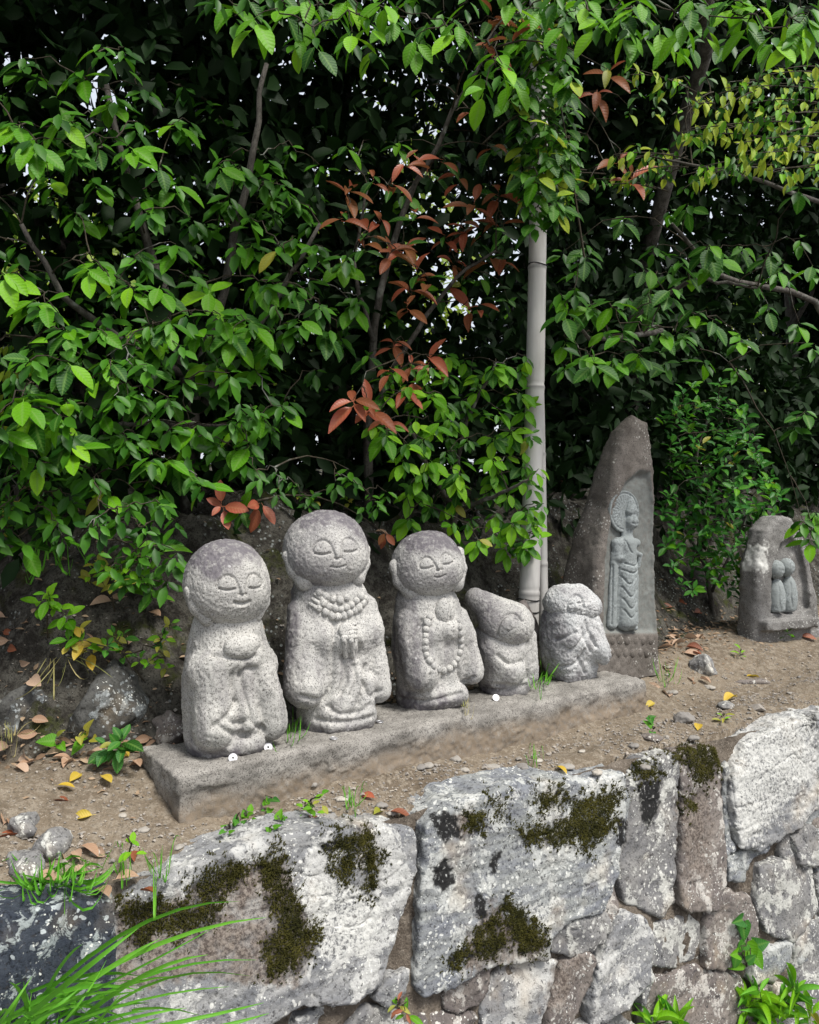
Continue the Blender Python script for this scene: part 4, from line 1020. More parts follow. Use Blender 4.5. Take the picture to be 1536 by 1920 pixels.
# ------------------------------------------------------------------ foliage
def leaf_mesh(name, mat, L=1.0, Wd=.46, fold=.10, droop=.18, seg=6, tip=1.0, serr=0.0, heart=False):
    V = []; mid = []; F = []; al = []; ac = []
    for i in range(seg + 1):
        t = i / seg
        w = Wd / 2 * (math.sin(math.pi * t ** .95) ** .78 if 0 < t < 1 else 0)
        if heart: w = Wd / 2 * (1 - t ** 1.7) * (1 if i else .75)
        w = w * (1 + (serr if i % 2 else -serr)) + .012
        y = .06 + t * (1 - .06); z = -droop * t * t
        V += [(-w, y - (.10 if heart and i == 0 else 0), z + fold * w / Wd * 2), (0, y, z), (w, y - (.10 if heart and i == 0 else 0), z + fold * w / Wd * 2)]; mid += [0, 1, 0]; al += [t] * 3; ac += [w / Wd * 2, 0, w / Wd * 2]
    for i in range(seg):
        a = i * 3; F += [[a, a + 1, a + 4, a + 3], [a + 1, a + 2, a + 5, a + 4]]
    n = len(V); V += [(-.012, -.10, .01), (.012, -.10, .01), (.012, .07, 0), (-.012, .07, 0)]; mid += [1] * 4; al += [0] * 4; ac += [0] * 4; F += [[n, n + 1, n + 2, n + 3]]
    return mesh_np(name, np.array(V) * L, F, mat, True, {'mid': mid, 'var': np.full(len(V), .5), 'al': al, 'ac': ac})
LM = {}
def leaves_of(key, mat, **kw):
    if (key, mat) not in LM:
        LM[key, mat] = [leaf_mesh('leaf', M[mat], **{**kw, 'droop': kw.get('droop', .18) * d, 'fold': kw.get('fold', .1) * f}) for d, f in ((.5, 1.2), (1.0, .8), (1.7, 1.0), (1.2, 1.8))]
    return LM[key, mat]
def unit(v): return v / (np.linalg.norm(v) + 1e-9)
def leaf_matrix(pos, d, nrm, size):
    d = unit(d); n = unit(nrm - d * (nrm @ d)); x = np.cross(d, n)
    m = np.eye(4); m[:3, 0] = x * size; m[:3, 1] = d * size; m[:3, 2] = n * size; m[:3, 3] = pos
    return Matrix(m.tolist())
class Shrub:
    """shoots (whorls of leaves) carried by twigs on limbs; nearest leaves single objects, the rest one mass"""
    def __init__(s, name, base, label, cat='shrub', group=None, limit=290):
        s.base = np.array(base, float); s.root = thing(name, tuple(s.base), label, cat, group)
        s.tw = MB(); s.lv = []; s.limbpts = []; s.limit = limit
    def limb(s, pts, r0, r1, name='limb', mat='bark'):
        pts = np.array(pts, float); n = 14; u = np.linspace(0, 1, n); k = np.linspace(0, 1, len(pts))
        q = np.stack([np.interp(u, k, pts[:, i]) for i in range(3)], 1)
        q[1:-1] = (q[:-2] + 2 * q[1:-1] + q[2:]) / 4
        q[1:-1] += rng.normal(0, r0 * .25, (n - 2, 3))
        mb = MB(); mb.tube(q, np.linspace(r0, r1, n), 9); link(name, mb.mesh(name, M[mat], True, s.base), s.root); s.limbpts += list(q[2:])
    def twig(s, pos, sag=.02):
        if s.limbpts:
            LP = np.array(s.limbpts); d = np.linalg.norm(LP - pos, axis=1) + .6 * np.maximum(0, LP[:, 2] - pos[2]); a = LP[d.argmin()]
        else: a = pos + [0, .15, -.1]
        v = pos - a; L = np.linalg.norm(v)
        u = np.linspace(0, 1, 6)[:, None]; c = a + v * u + np.array([0, 0, 1.0]) * (L * .12 * np.sin(u * math.pi)) + rng.normal(0, .006, (6, 3)) * (u * (1 - u)) * 4
        s.tw.tube(c, np.linspace(.002 + .004 * min(L, .5), .0010, 6), 4, capend=False)
        s.limbpts += [c[3], c[4]]
        return unit(c[-1] - c[-2])
    def whorl(s, pos, size, n=6, mats=('leaf',), axis=None, key='ov', spread=(48, 90), droop=.95, twig=True, stem=.035):
        pos = np.array(pos, float)
        if twig: s.twig(pos)
        ax = unit(np.array([rng.normal(.05, .22), -.62 + rng.normal(0, .16), .72 + rng.normal(0, .14)])) if axis is None else unit(np.array(axis, float))
        u = unit(np.cross(ax, [0.2, .3, 1.0])); w = np.cross(ax, u); ph = rng.uniform(0, 6.28)
        for k in range(n):
            th = ph + k * 2.4 + rng.normal(0, .25); tl = R(rng.uniform(*spread)) * (.75 + .25 * (k + 1) / n)
            r = math.cos(th) * u + math.sin(th) * w
            d = math.cos(tl) * ax + math.sin(tl) * r; d = d + np.array([0, 0, -droop * rng.uniform(.6, 1.4)])
            nrm = ax + np.array([0, -.15, .25]) + rng.normal(0, .12, 3)
            p = pos - ax * stem * (k / n) + r * .004
            sz = size * rng.uniform(.62, 1.15) * (1 if k > 1 or n < 4 else .8)
            s.lv.append((p, d, nrm, sz, mats[int(rng.integers(len(mats)))] if rng.uniform() > .012 else 'leaf_ly', key))
    def one(s, pos, d, nrm, size, mat, key='ov'): s.lv.append((np.array(pos, float), np.array(d, float), np.array(nrm, float), size, mat, key))
    def done(s, massmat='leaf_v'):
        if s.tw.n: link('twigs', s.tw.mesh('twigs', M['twig'], True, s.base), s.root, kind='stuff')
        # nearest / largest first
        s.lv.sort(key=lambda l: -l[3] / max(.5, l[0][1]) + (1 if not (-60 < 768 + FPX * l[0][0] / l[0][1] < 1600) else 0))
        for p, d, n, sz, mt, key in s.lv[:s.limit]:
            ms = leaves_of(key, mt, **KEYS[key]); o = link('leaf', ms[int(rng.integers(4))], s.root)
            o.matrix_local = leaf_matrix(p - s.base, d, n, sz)
        rest = s.lv[s.limit:]
        if rest: mass(s.root, np.array([r[0] for r in rest]), np.array([r[1] for r in rest]), np.array([r[2] for r in rest]), np.array([r[3] for r in rest]), massmat, s.base)
KEYS = dict(ov=dict(Wd=.46, fold=.055, droop=.16, serr=.025, seg=9), slim=dict(Wd=.34, fold=.08, droop=.20, seg=7), small=dict(Wd=.46, fold=.12, droop=.1, seg=5),
            hang=dict(Wd=.40, fold=.12, droop=.15, seg=5), round=dict(Wd=.85, fold=.15, droop=.1, heart=True), lance=dict(Wd=.2, fold=.2, droop=.3), dry=dict(Wd=.46, fold=.14, droop=.14, seg=6))
def mass(parent, P, D, N, S, mat, base, name='foliage', Wd=.5):
    n = len(P); D = D / np.linalg.norm(D, axis=1, keepdims=True); N = N - D * (N * D).sum(1, keepdims=True); N /= np.linalg.norm(N, axis=1, keepdims=True) + 1e-9
    Xv = np.cross(D, N); S = S[:, None]; w = Wd / 2
    T = [(0, 0, 0), (-w * .75, .32, .05), (w * .75, .32, .05), (0, .36, -.02), (-w * .8, .66, .0), (w * .8, .66, .0), (0, 1, -.16)]
    VV = np.stack([P - base + S * (x * Xv + y * D + z * N) for x, y, z in T], 1).reshape(-1, 3); o = np.arange(n)[:, None] * 7
    FF = np.concatenate([o + np.array(t) for t in ((0, 3, 1), (0, 2, 3), (1, 3, 4), (3, 2, 5), (4, 3, 6), (3, 5, 6))])
    var = np.repeat(np.clip(rng.uniform(0, 1, n), 0, 1), 7); mid = np.tile([1, 0, 0, .9, 0, 0, .3], n)
    return link(name, mesh_np(name, VV, FF, M[mat], True, {'var': var, 'mid': mid}), parent, kind='stuff')
def rand_leaves(n, bias=(0, -.5, .6), down=-.5):
    D = rng.normal(0, 1, (n, 3)) + [0, -.3, down]; N = rng.normal(0, .6, (n, 3)) + np.array(bias); return D, N
HOLES = np.array([(190, 80), (575, 150), (270, 275), (800, 612), (735, 195), (650, 380), (655, 520), (860, 465), (790, 470), (1400, 600), (1450, 615), (1360, 425), (1220, 425), (100, 425), (60, 590), (420, 545)], float)   # thin spots of the hedge
def scatter_poly(poly, step, jit=.45):
    poly = np.array(poly, float); lo = poly.min(0); hi = poly.max(0); g = np.stack(np.meshgrid(np.arange(lo[0], hi[0], step), np.arange(lo[1], hi[1], step)), -1).reshape(-1, 2)
    g = g + rng.uniform(-jit, jit, g.shape) * step; g = g[poly2(g, poly) < 0]; return g[np.min(np.linalg.norm(g[:, None] - HOLES, axis=2), axis=1) > 46]

# --- evergreen trees forming the dark hedge behind -----------------------------------
THIN = [(at(560, 150, 4.0), .16), (at(190, 80, 3.1), .13), (at(270, 270, 3.2), .12), (at(800, 620, 4.3), .17), (at(730, 200, 4.2), .22), (at(640, 370, 4.0), .14), (at(660, 520, 4.0), .13), (at(860, 470, 4.4), .22), (at(790, 460, 4.4), .14), (at(1400, 600, 5.6), .28),
        (at(1200, 450, 5.2), .20), (at(1360, 420, 5.5), .20), (at(1080, 40, 4.9), .14), (at(1450, 610, 5.7), .2), (at(80, 420, 3.0), .16), (at(60, 600, 3.0), .12), (at(400, 520, 3.5), .10), (at(990, 440, 4.5), .12), (at(140, 440, 3.0), .13), (at(1110, 470, 5.0), .10)]
HB = [(-2.4, 'slender dark evergreen tree at the left end of the hedge'), (-1.1, 'dark evergreen tree rising above the leafy bush with forked stems'), (.1, 'dark evergreen tree behind the tallest statue'), (1.2, 'dark evergreen tree behind the reddish leaves'),
      (2.4, 'dark evergreen tree behind the bamboo pole'), (3.6, 'dark evergreen tree behind the carved stele'), (4.9, 'dark evergreen tree behind the small arched stone'), (6.2, 'dark evergreen tree beyond the small arched stone')]
for k, (sc_, lab) in enumerate(HB):
    b = xy(sc_, 1.25 + .12 * math.sin(k * 2.1)); base = np.array([b[0], b[1], ground_z(b[0], b[1])[0] - .05])
    root = thing('evergreen_tree', tuple(base), lab, 'tree', 'evergreen trees of the hedge')
    mb = MB(); hgt = 2.7; u = np.linspace(0, 1, 16)
    pts = base + np.stack([.06 * np.sin(u * 5 + k), .05 * np.sin(u * 4 + 2 * k), u * hgt], 1); mb.tube(pts, np.linspace(.055, .015, 16), 9)
    link('trunk', mb.mesh('trunk', M['bark'], True, base), root)
    for j in range(5):
        z = .35 + j * .42; p = base + [.06 * math.sin(z * 2), 0, z]; dr = rng.uniform(-1, 1); e = p + np.array([U[0] * dr * .7, U[1] * dr * .7 - .25, .45])
        mb = MB(); mb.tube([p, (p + e) / 2 + rng.normal(0, .03, 3), e], [.022, .015, .006], 7); link('limb', mb.mesh('limb', M['bark'], True, base), root)
    n = 18500; s2 = sc_ + rng.normal(0, .52, n); t2 = rng.uniform(.62, 2.05, n); z2 = rng.uniform(0, 1, n) ** .8 * 3.3 + .42
    t2 = t2 - np.clip(z2 - 2.3, 0, 1.0) * rng.uniform(0, 1.0, n) * (s2 > -.3)
    c2 = A0 + s2[:, None] * U + t2[:, None] * NB; P = np.stack([c2[:, 0], c2[:, 1], z2], 1)
    keep = np.ones(n, bool); dirs = P - CAM
    for q, r in THIN: keep &= (np.linalg.norm((P - q) * [1, .42, 1], axis=1) > r * 1.8) | (rng.uniform(0, 1, n) < .05)
    keep &= vnoise(P * 2.6, 7) + .55 * vnoise(P * 6.5, 9) > -.62
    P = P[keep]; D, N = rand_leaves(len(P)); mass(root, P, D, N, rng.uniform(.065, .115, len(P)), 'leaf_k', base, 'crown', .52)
# sunlit bushes and a pale house beyond the hedge, seen through the gaps
for (x, y, d, sx, lab) in ((100, 420, 8, 1.0, 'sunlit yellow-green bush glimpsed through the left of the hedge'), (740, 210, 11, 1.2, 'bright bush glimpsed through the hedge above the reddish leaves'), (1400, 560, 12, 1.5, 'bright bush in front of the pale house beyond the hedge'), (420, 560, 9, .9, 'sunlit bush glimpsed low through the hedge behind the forked stems')):
    c = at(x, y, d); base = np.array([c[0], c[1], ground_z(c[0], c[1])[0]]); hgt = max(.8, c[2] - base[2] + .3)
    root = thing('far_bush', tuple(base), lab, 'bush', 'sunlit bushes beyond the hedge'); n = 2600
    v = rng.normal(0, 1, (n, 3)); v /= np.linalg.norm(v, axis=1, keepdims=True); v *= rng.uniform(.55, 1.05, (n, 1)) * (1 + .25 * vnoise(v * 3, 5))[:, None]
    P = base + [0, 0, hgt * .55] + v * [sx, sx * .8, hgt * .5]; D, N = rand_leaves(n); mass(root, P, D, N, rng.uniform(.10, .18, n), 'leaf_far', base)
    mb = MB(); mb.tube([base, base + [0, 0, hgt * .5]], [.06, .03], 7); link('stem', mb.mesh('stem', M['bark'], True, base), root)
def house():
    c = at(1480, 640, 19); g = ground_z(c[0], c[1])[0]; base = np.array([c[0], c[1], g]); r = thing('house', tuple(base), 'pale walled house glimpsed far behind the hedge', 'house', None, R(25))
    def bx(name, mat, a, b, parent=r):
        V = np.array([[x, y, z] for x in (a[0], b[0]) for y in (a[1], b[1]) for z in (a[2], b[2])], float)
        return link(name, mesh_np(name, V, np.array([[0, 1, 3, 2], [4, 6, 7, 5], [0, 4, 5, 1], [2, 3, 7, 6], [0, 2, 6, 4], [1, 5, 7, 3]]), M[mat], False), parent)
    bx('wall', 'paint', (-4, 0, -.3), (4, 6, 4.4))
    for x in (-2.6, 0, 2.6):
        w = bx('window', 'roof', (x - .6, -.06, 1.9), (x + .6, -.003, 3.0)); bx('sill', 'paint', (x - .7, -.14, 1.8), (x + .7, -.063, 1.897), w)
    V = np.array([(-4.6, -.7, 4.41), (4.6, -.7, 4.41), (4.6, 6.7, 4.41), (-4.6, 6.7, 4.41), (-4.6, 3, 6.1), (4.6, 3, 6.1)], float)
    link('roof', mesh_np('roof', V, [[0, 1, 5, 4], [2, 3, 4, 5], [0, 4, 3], [1, 2, 5], [0, 3, 2, 1]], M['roof'], False), r)
house()

# --- big-leaved bush on the left -----------------------------------------------------
def gpt(x, y, d): p = at(x, y, d); p[2] = ground_z(p[0], p[1])[0]; return p
def left_bush():
    b = gpt(350, 880, 2.62); s = Shrub('broadleaf_bush', b, 'big-leaved bright green bush with forked stems above the bank', group='leafy bushes over the statues')
    for pts, r0, r1 in (([b - [0, 0, .05], at(352, 760, 2.6), at(345, 690, 2.56), at(300, 560, 2.45), at(270, 420, 2.4), at(200, 160, 2.35)], .030, .008), ([at(352, 760, 2.6), at(375, 690, 2.6), at(430, 520, 2.55), at(470, 300, 2.5), at(500, 120, 2.5)], .022, .007),
                        ([at(372, 770, 2.62), at(420, 690, 2.6), at(520, 560, 2.6), at(600, 420, 2.6)], .016, .006), ([at(340, 700, 2.56), at(230, 640, 2.35), at(120, 560, 2.2), at(40, 420, 2.1)], .015, .006), ([at(350, 800, 2.6), at(290, 790, 2.4), at(200, 800, 2.2)], .012, .005), ([at(370, 800, 2.6), at(450, 800, 2.5), at(540, 760, 2.5)], .011, .005)):
        s.limb(pts, r0, r1, 'trunk' if r0 > .025 else 'limb')
    L = '145,150 110,235 215,200 270,185 35,250 62,285 135,300 190,105 232,110 242,295 258,250 175,355 265,390 278,420 330,365 360,430 385,440 430,390 450,330 500,320 540,370 560,400 510,390 520,480 555,465 490,350 160,520 182,512 215,560 243,553 262,495 375,550 392,565 480,545 500,552 555,560 580,545 650,500 642,515 280,630 300,645 410,610 425,627 442,600 600,592 660,590 672,580 620,640 640,657 560,620 545,632 65,583 85,590 5,535 235,655 280,640 200,690 250,692 225,740 240,762 90,812 215,832 250,842 270,880 155,905 180,925 195,942 290,900 310,880 120,832 130,852 375,830 400,822 345,850 420,642 470,622 440,862 470,852 430,882 455,822 480,790 540,770 528,782 60,300 20,250 300,330 410,330 470,430 440,480 330,480 300,560 350,610 190,610 120,640 500,650 590,480 380,700 520,590 140,420 90,350 200,260 330,250'
    for q in L.split():
        x, y = map(float, q.split(',')); d = depth_t(x, rng.uniform(.33, .55)) * (1 if y > 450 else 1.04)
        d = min(d, 2.62); s.whorl(at(x, y - 22, d), rng.uniform(.066, .092), int(rng.integers(6, 9)), ('leaf', 'leaf', 'leaf_b') if rng.uniform() < .6 else ('leaf', 'leaf_d'))
    for x, y in scatter_poly([(-30, 650), (330, 600), (520, 620), (520, 800), (450, 900), (330, 960), (190, 960), (90, 880), (-30, 860)], 52):
        s.whorl(at(x, y - 15, min(2.6, depth_t(x, rng.uniform(.28, .42)))), rng.uniform(.058, .082), 7, ('leaf', 'leaf', 'leaf_b', 'leaf_d'))
    for x, y in scatter_poly([(150, 930), (330, 920), (335, 1000), (320, 1090), (250, 1120), (180, 1060)], 34): s.whorl(at(x, y, depth_t(x, rng.uniform(.24, .33))), rng.uniform(.042, .06), 5, ('leaf_d', 'leaf', 'leaf'))
    for x, y in scatter_poly([(-30, 880), (150, 890), (170, 980), (120, 1040), (-30, 1030)], 40): s.whorl(at(x, y, depth_t(x, rng.uniform(.36, .46))), rng.uniform(.045, .07), 6, ('leaf_d', 'leaf', 'leaf_ly'))
    for x, y in scatter_poly([(480, 880), (720, 880), (730, 960), (690, 950), (540, 940), (490, 950)], 34): s.whorl(at(x, y, min(2.72, depth_t(x, rng.uniform(.26, .36)))), rng.uniform(.035, .055), 5, ('leaf_d', 'leaf_s', 'leaf'))
    for x, y in scatter_poly([(-40, 120), (250, 60), (620, 300), (700, 600), (500, 860), (330, 900), (60, 900), (-40, 700)], 62):
        d = depth_t(x, rng.uniform(.55, .85)); s.whorl(at(x, y, d), rng.uniform(.06, .08), 6, ('leaf_d', 'leaf_d', 'leaf'))
    s.done()
left_bush()

# --- reddish young shoots in the middle ------------------------------------------------
def red_bush():
    b = gpt(690, 900, 3.0); s = Shrub('red_tip_bush', b, 'bush with bronze-red young leaves between the green bushes', group='leafy bushes over the statues')
    for pts, r0, r1 in (([b - [0, 0, .05], at(690, 780, 2.95), at(700, 600, 2.9), at(740, 420, 2.85), at(830, 250, 2.8), at(930, 60, 2.7)], .02, .005), ([at(690, 780, 2.95), at(770, 640, 2.85), at(850, 520, 2.85), at(930, 470, 2.8)], .012, .004), ([at(700, 640, 2.9), at(660, 500, 2.85), at(690, 350, 2.8)], .010, .004)):
        s.limb(pts, r0, r1, 'trunk' if r0 > .015 else 'limb')
    L = '735,345 700,330 810,320 832,290 888,205 922,275 935,360 690,430 682,460 738,470 762,460 780,510 803,520 852,490 832,440 872,430 902,430 945,480 922,480 770,535 762,570 882,580 898,570 740,640 772,680 802,670 815,690 732,690 662,750 692,760 722,790 762,730 925,25 952,65 928,95 982,35 860,330 780,400 715,410 890,380 760,300 940,420 640,400 655,350 1120,170 1160,300 1185,330 1140,130'
    for q in L.split():
        x, y = map(float, q.split(',')); d = depth_t(x, rng.uniform(.30, .5)); d = min(d, 2.85) if y > 150 else 2.25
        s.whorl(at(x, y, d), rng.uniform(.078, .105), int(rng.integers(3, 6)), ('leaf_r', 'leaf_r', 'leaf_o') if 620 < y < 760 or rng.uniform() < .15 else ('leaf_r', 'leaf_r', 'leaf_r', 'leaf_d'), key='slim', droop=.5)
    for x, y in scatter_poly([(620, 180), (980, 120), (1000, 560), (900, 700), (680, 760), (620, 500)], 75):
        s.whorl(at(x, y, depth_t(x, rng.uniform(.55, .9))), .075, 4, ('leaf_d', 'leaf_d', 'leaf'))
    # the low salmon shoot over the first statue
    p = at(415, 945, 2.25); s.limbpts.append(at(470, 880, 2.6)); s.whorl(p, .072, 5, ('leaf_o',), axis=(.0, -.8, .45), key='ov', spread=(60, 85), droop=.35); s.whorl(at(455, 955, 2.28), .075, 5, ('leaf_d', 'leaf'), axis=(.1, -.7, .5)); s.whorl(at(490, 945, 2.27), .070, 3, ('leaf_o', 'leaf_r'), axis=(.5, -.7, .2))
    s.whorl(at(722, 1000, 2.6), .05, 3, ('leaf_r',), axis=(0, -.8, .3))
    s.done()
red_bush()

# --- dense green bush in the centre, over the pole ------------------------------------------
def centre_bush():
    b = gpt(850, 1040, 3.0); s = Shrub('broadleaf_bush', b, 'dense fresh green bush spilling over the bank beside the bamboo pole', group='leafy bushes over the statues')
    for pts, r0, r1 in (([b - [0, 0, .05], at(850, 950, 2.95), at(870, 800, 2.85), at(930, 680, 2.8)], .016, .004), ([at(850, 950, 2.95), at(790, 860, 2.85), at(760, 760, 2.8)], .011, .004), ([at(850, 960, 2.95), at(930, 930, 2.8), at(990, 900, 2.7)], .010, .004)): s.limb(pts, r0, r1, 'trunk' if r0 > .014 else 'limb')
    for x, y in scatter_poly([(700, 690), (800, 645), (950, 640), (1005, 680), (1000, 800), (985, 900), (1000, 1010), (985, 1050), (885, 1060), (855, 1000), (765, 985), (745, 930), (745, 880), (700, 830), (690, 760)], 37):
        d = min(depth_t(x, rng.uniform(.28, .5)), 2.86); s.whorl(at(x, y - 8, d), rng.uniform(.054, .074), int(rng.integers(6, 9)), ('leaf', 'leaf', 'leaf_b', 'leaf_d') if rng.uniform() < .7 else ('leaf_b', 'leaf_b', 'leaf'))
    for x, y in ((1010, 885), (1000, 915), (1020, 950), (990, 960), (1015, 1010), (985, 1030), (1000, 985), (960, 985), (925, 1005)):
        s.whorl(at(x, y - 6, 2.74), .064, 4, ('leaf', 'leaf_b'))
    s.done()
centre_bush()

# --- bush right of the pole --------------------------------------------------------------------
def right_bush():
    b = gpt(1640, 800, 4.5); s = Shrub('broadleaf_bush', b, 'deep green large-leaved bush hanging over the carved stele', group='leafy bushes over the statues')
    for pts, r0, r1 in (([b - [0, 0, .05], at(1560, 560, 4.0), at(1340, 520, 3.4), at(1260, 420, 3.0)], .02, .006), ([at(1240, 620, 3.4), at(1110, 640, 2.9), at(1070, 600, 2.75)], .012, .004), ([at(1180, 600, 3.15), at(1300, 520, 3.0), at(1420, 540, 3.0)], .012, .004)): s.limb(pts, r0, r1, 'trunk' if r0 > .015 else 'limb')
    L = '1275,500 1330,480 1110,595 1150,585 1168,640 1205,605 1240,640 1060,655 1090,690 1115,700 1185,700 1060,600 1282,650 1050,570 1500,370 1440,590 1345,510 1135,640 1200,680 1240,590 1260,560 1300,600 1080,560 1150,690 1220,560 1340,620 1390,650 1460,530 1230,480 1100,500'
    for q in L.split():
        x, y = map(float, q.split(',')); s.whorl(at(x, y - 20, rng.uniform(2.6, 2.85)), rng.uniform(.074, .098), int(rng.integers(5, 8)), ('leaf_d', 'leaf', 'leaf_d'))
    for x, y in scatter_poly([(1040, 420), (1300, 380), (1560, 420), (1560, 720), (1300, 720), (1050, 720)], 70):
        s.whorl(at(x, y, rng.uniform(2.95, 3.5)), rng.uniform(.08, .10), 5, ('leaf_d', 'leaf_d', 'leaf'))
    for x, y in scatter_poly([(965, -40), (1065, -40), (1090, 330), (1060, 430), (985, 430), (960, 260)], 22): s.whorl(at(x, y - 15, rng.uniform(2.5, 2.8)), rng.uniform(.06, .085), 6, ('leaf_d', 'leaf_d', 'leaf', 'leaf_y'))
    for x, y in ((1505, 975), (1525, 990), (1520, 1010), (1530, 960), (1490, 800), (1510, 770)): s.whorl(at(x, y, 3.35), .085, 5, ('leaf', 'leaf_b') if y > 900 else ('leaf_d',))
    s.done()
right_bush()

# --- branch overhanging the top ---------------------------------------------------------------
def overhang():
    tb = xy(2.9, 1.05); b = np.array([tb[0], tb[1], ground_z(*tb)[0]]); s = Shrub('overhanging_tree', b, 'tree whose leafy branches hang down across the top over the statues', 'tree')
    s.limb([b - [0, 0, .05], b + [0, -.1, 1.0], at(1350, 0, 3.2), at(1250, -120, 2.6), at(1000, -130, 2.15), at(640, -120, 1.95)], .045, .012, 'trunk')
    s.limb([at(1250, -120, 2.6), at(1420, -80, 2.2), at(1560, -60, 2.0)], .02, .008); s.limb([at(1000, -130, 2.15), at(850, -60, 2.05), at(560, -40, 1.95)], .014, .006)
    L = '560,75 592,80 500,5 540,20 440,40 632,25 690,45 742,35 702,95 832,30 802,45 852,85 930,105 1012,25 1042,0 1122,45 1162,35 1240,55 1282,45 1270,85 1342,25 1382,5 1402,45 1452,75 1500,78 1522,25 1482,15 1302,5 1202,5 1102,5 962,0 882,5 762,0 652,0 900,140 942,130 962,150 912,170 480,40 600,20 720,0 1060,50 1180,60 1330,60 1420,20 1510,50 410,0 460,-10 520,-10 580,0 860,50 780,80 660,70'
    for q in L.split():
        x, y = map(float, q.split(',')); s.whorl(at(x, y - 10, rng.uniform(1.85, 2.1)), rng.uniform(.062, .082), int(rng.integers(4, 7)), ('leaf', 'leaf_b', 'leaf') if rng.uniform() < .7 else ('leaf', 'leaf_d'), spread=(70, 110), droop=.95)
    for x, y in scatter_poly([(380, -160), (1620, -160), (1620, 60), (900, 110), (640, 60), (400, 10)], 70):
        s.whorl(at(x, y, rng.uniform(2.0, 2.5)), rng.uniform(.075, .09), 5, ('leaf', 'leaf_d'), spread=(65, 110), droop=.8)
    s.done()
overhang()

# --- pale sprays, upper right --------------------------------------------------------------------
def pale_bush():
    b = gpt(1590, 900, 4.2); s = Shrub('pale_leaved_shrub', b, 'shrub with drooping rows of small yellow-green leaves on arching sprays', limit=295)
    s.limb([b - [0, 0, .05], at(1600, 600, 3.8), at(1590, 350, 3.3), at(1570, 200, 3.0)], .022, .008, 'trunk'); s.limb([at(1592, 400, 3.4), at(1400, 330, 2.9), at(1250, 300, 2.8)], .010, .004)
    SP = [((1536, 180), (1360, 165), 2.6), ((1400, 170), (1340, 215), 2.6), ((1536, 220), (1420, 225), 2.6), ((1460, 235), (1270, 250), 2.55), ((1536, 265), (1380, 270), 2.5), ((1400, 265), (1270, 258), 2.55), ((1536, 300), (1400, 290), 2.5), ((1440, 300), (1300, 318), 2.6), ((1536, 330), (1440, 320), 2.5),
          ((1380, 320), (1300, 330), 2.6), ((1250, 170), (1180, 140), 2.6), ((1250, 305), (1150, 290), 2.65), ((1250, 320), (1170, 330), 2.65), ((1060, 325), (980, 340), 2.7), ((1050, 255), (980, 260), 2.75), ((1190, 360), (1120, 350), 2.75), ((1300, 200), (1260, 215), 2.6), ((1536, 150), (1440, 140), 2.6), ((1500, 200), (1400, 195), 2.65), ((1536, 245), (1460, 255), 2.6), ((1480, 275), (1400, 310), 2.6), ((1050, 375), (1010, 372), 2.75)]
    SP = SP + [((x0 + rng.uniform(-40, 40), y0 + rng.uniform(-22, 22)), (x1 + rng.uniform(-30, 40), y1 + rng.uniform(-18, 26)), d + rng.uniform(0, .25)) for (x0, y0), (x1, y1), d in SP]
    for (x0, y0), (x1, y1), d in SP:
        a = at(x0 + 40, y0 - 6, d + .25); c = at(x1, y1, d); m_ = (a + c) / 2 + [0, 0, .03]; u = np.linspace(0, 1, 12)[:, None]
        q = (1 - u) ** 2 * a + 2 * u * (1 - u) * m_ + u * u * c; s.twig(q[0]); s.tw.tube(q, np.linspace(.003, .0012, 12), 4, capend=False)
        n = int(np.linalg.norm(np.array([x1 - x0, y1 - y0])) / 9) + 4
        for k in range(n):
            f = .15 + .85 * k / (n - 1); p = (1 - f) ** 2 * a + 2 * f * (1 - f) * m_ + f * f * c + rng.normal(0, .014, 3); sd = 1 if k % 2 else -1
            s.one(p, np.array([rng.normal(-.2, .4), -.3 * sd + rng.normal(0, .3) - .2, -.85]), np.array([rng.normal(0, .55), -1, .5 + rng.normal(0, .3)]), rng.uniform(.026, .052), 'leaf_y' if rng.uniform() < .72 else 'leaf_b', 'hang')
    for x, y in scatter_poly([(1150, 120), (1560, 120), (1560, 360), (1200, 340)], 48): s.whorl(at(x, y, rng.uniform(2.75, 3.1)), .05, 4, ('leaf_d', 'leaf_y'), key='hang', droop=.9)
    s.done('leaf_v')
pale_bush()
# the same kind of spray at the left edge
def pale_left():
    b = gpt(20, 1000, 2.3); s = Shrub('pale_leaved_shrub', b, 'thin shrub with pale drooping leaf sprays at the left of the bank'); s.limb([b - [0, 0, .05], at(40, 850, 2.35), at(70, 720, 2.3)], .010, .004, 'trunk')
    for y in (650, 690, 700, 740, 760, 790, 700, 770):
        x0 = rng.uniform(-30, 10); a = at(x0 + 70, y - 8, 2.3); c = at(x0, y + 4, 2.15); s.twig(a)
        for k in range(9): f = k / 8; s.one(a * (1 - f) + c * f, np.array([-.2, -.1, -1]) + rng.normal(0, .15, 3), np.array([0, -1, .3]) + rng.normal(0, .3, 3), .034, 'leaf_y' if k % 3 else 'leaf', 'hang')
    s.done()
pale_left()

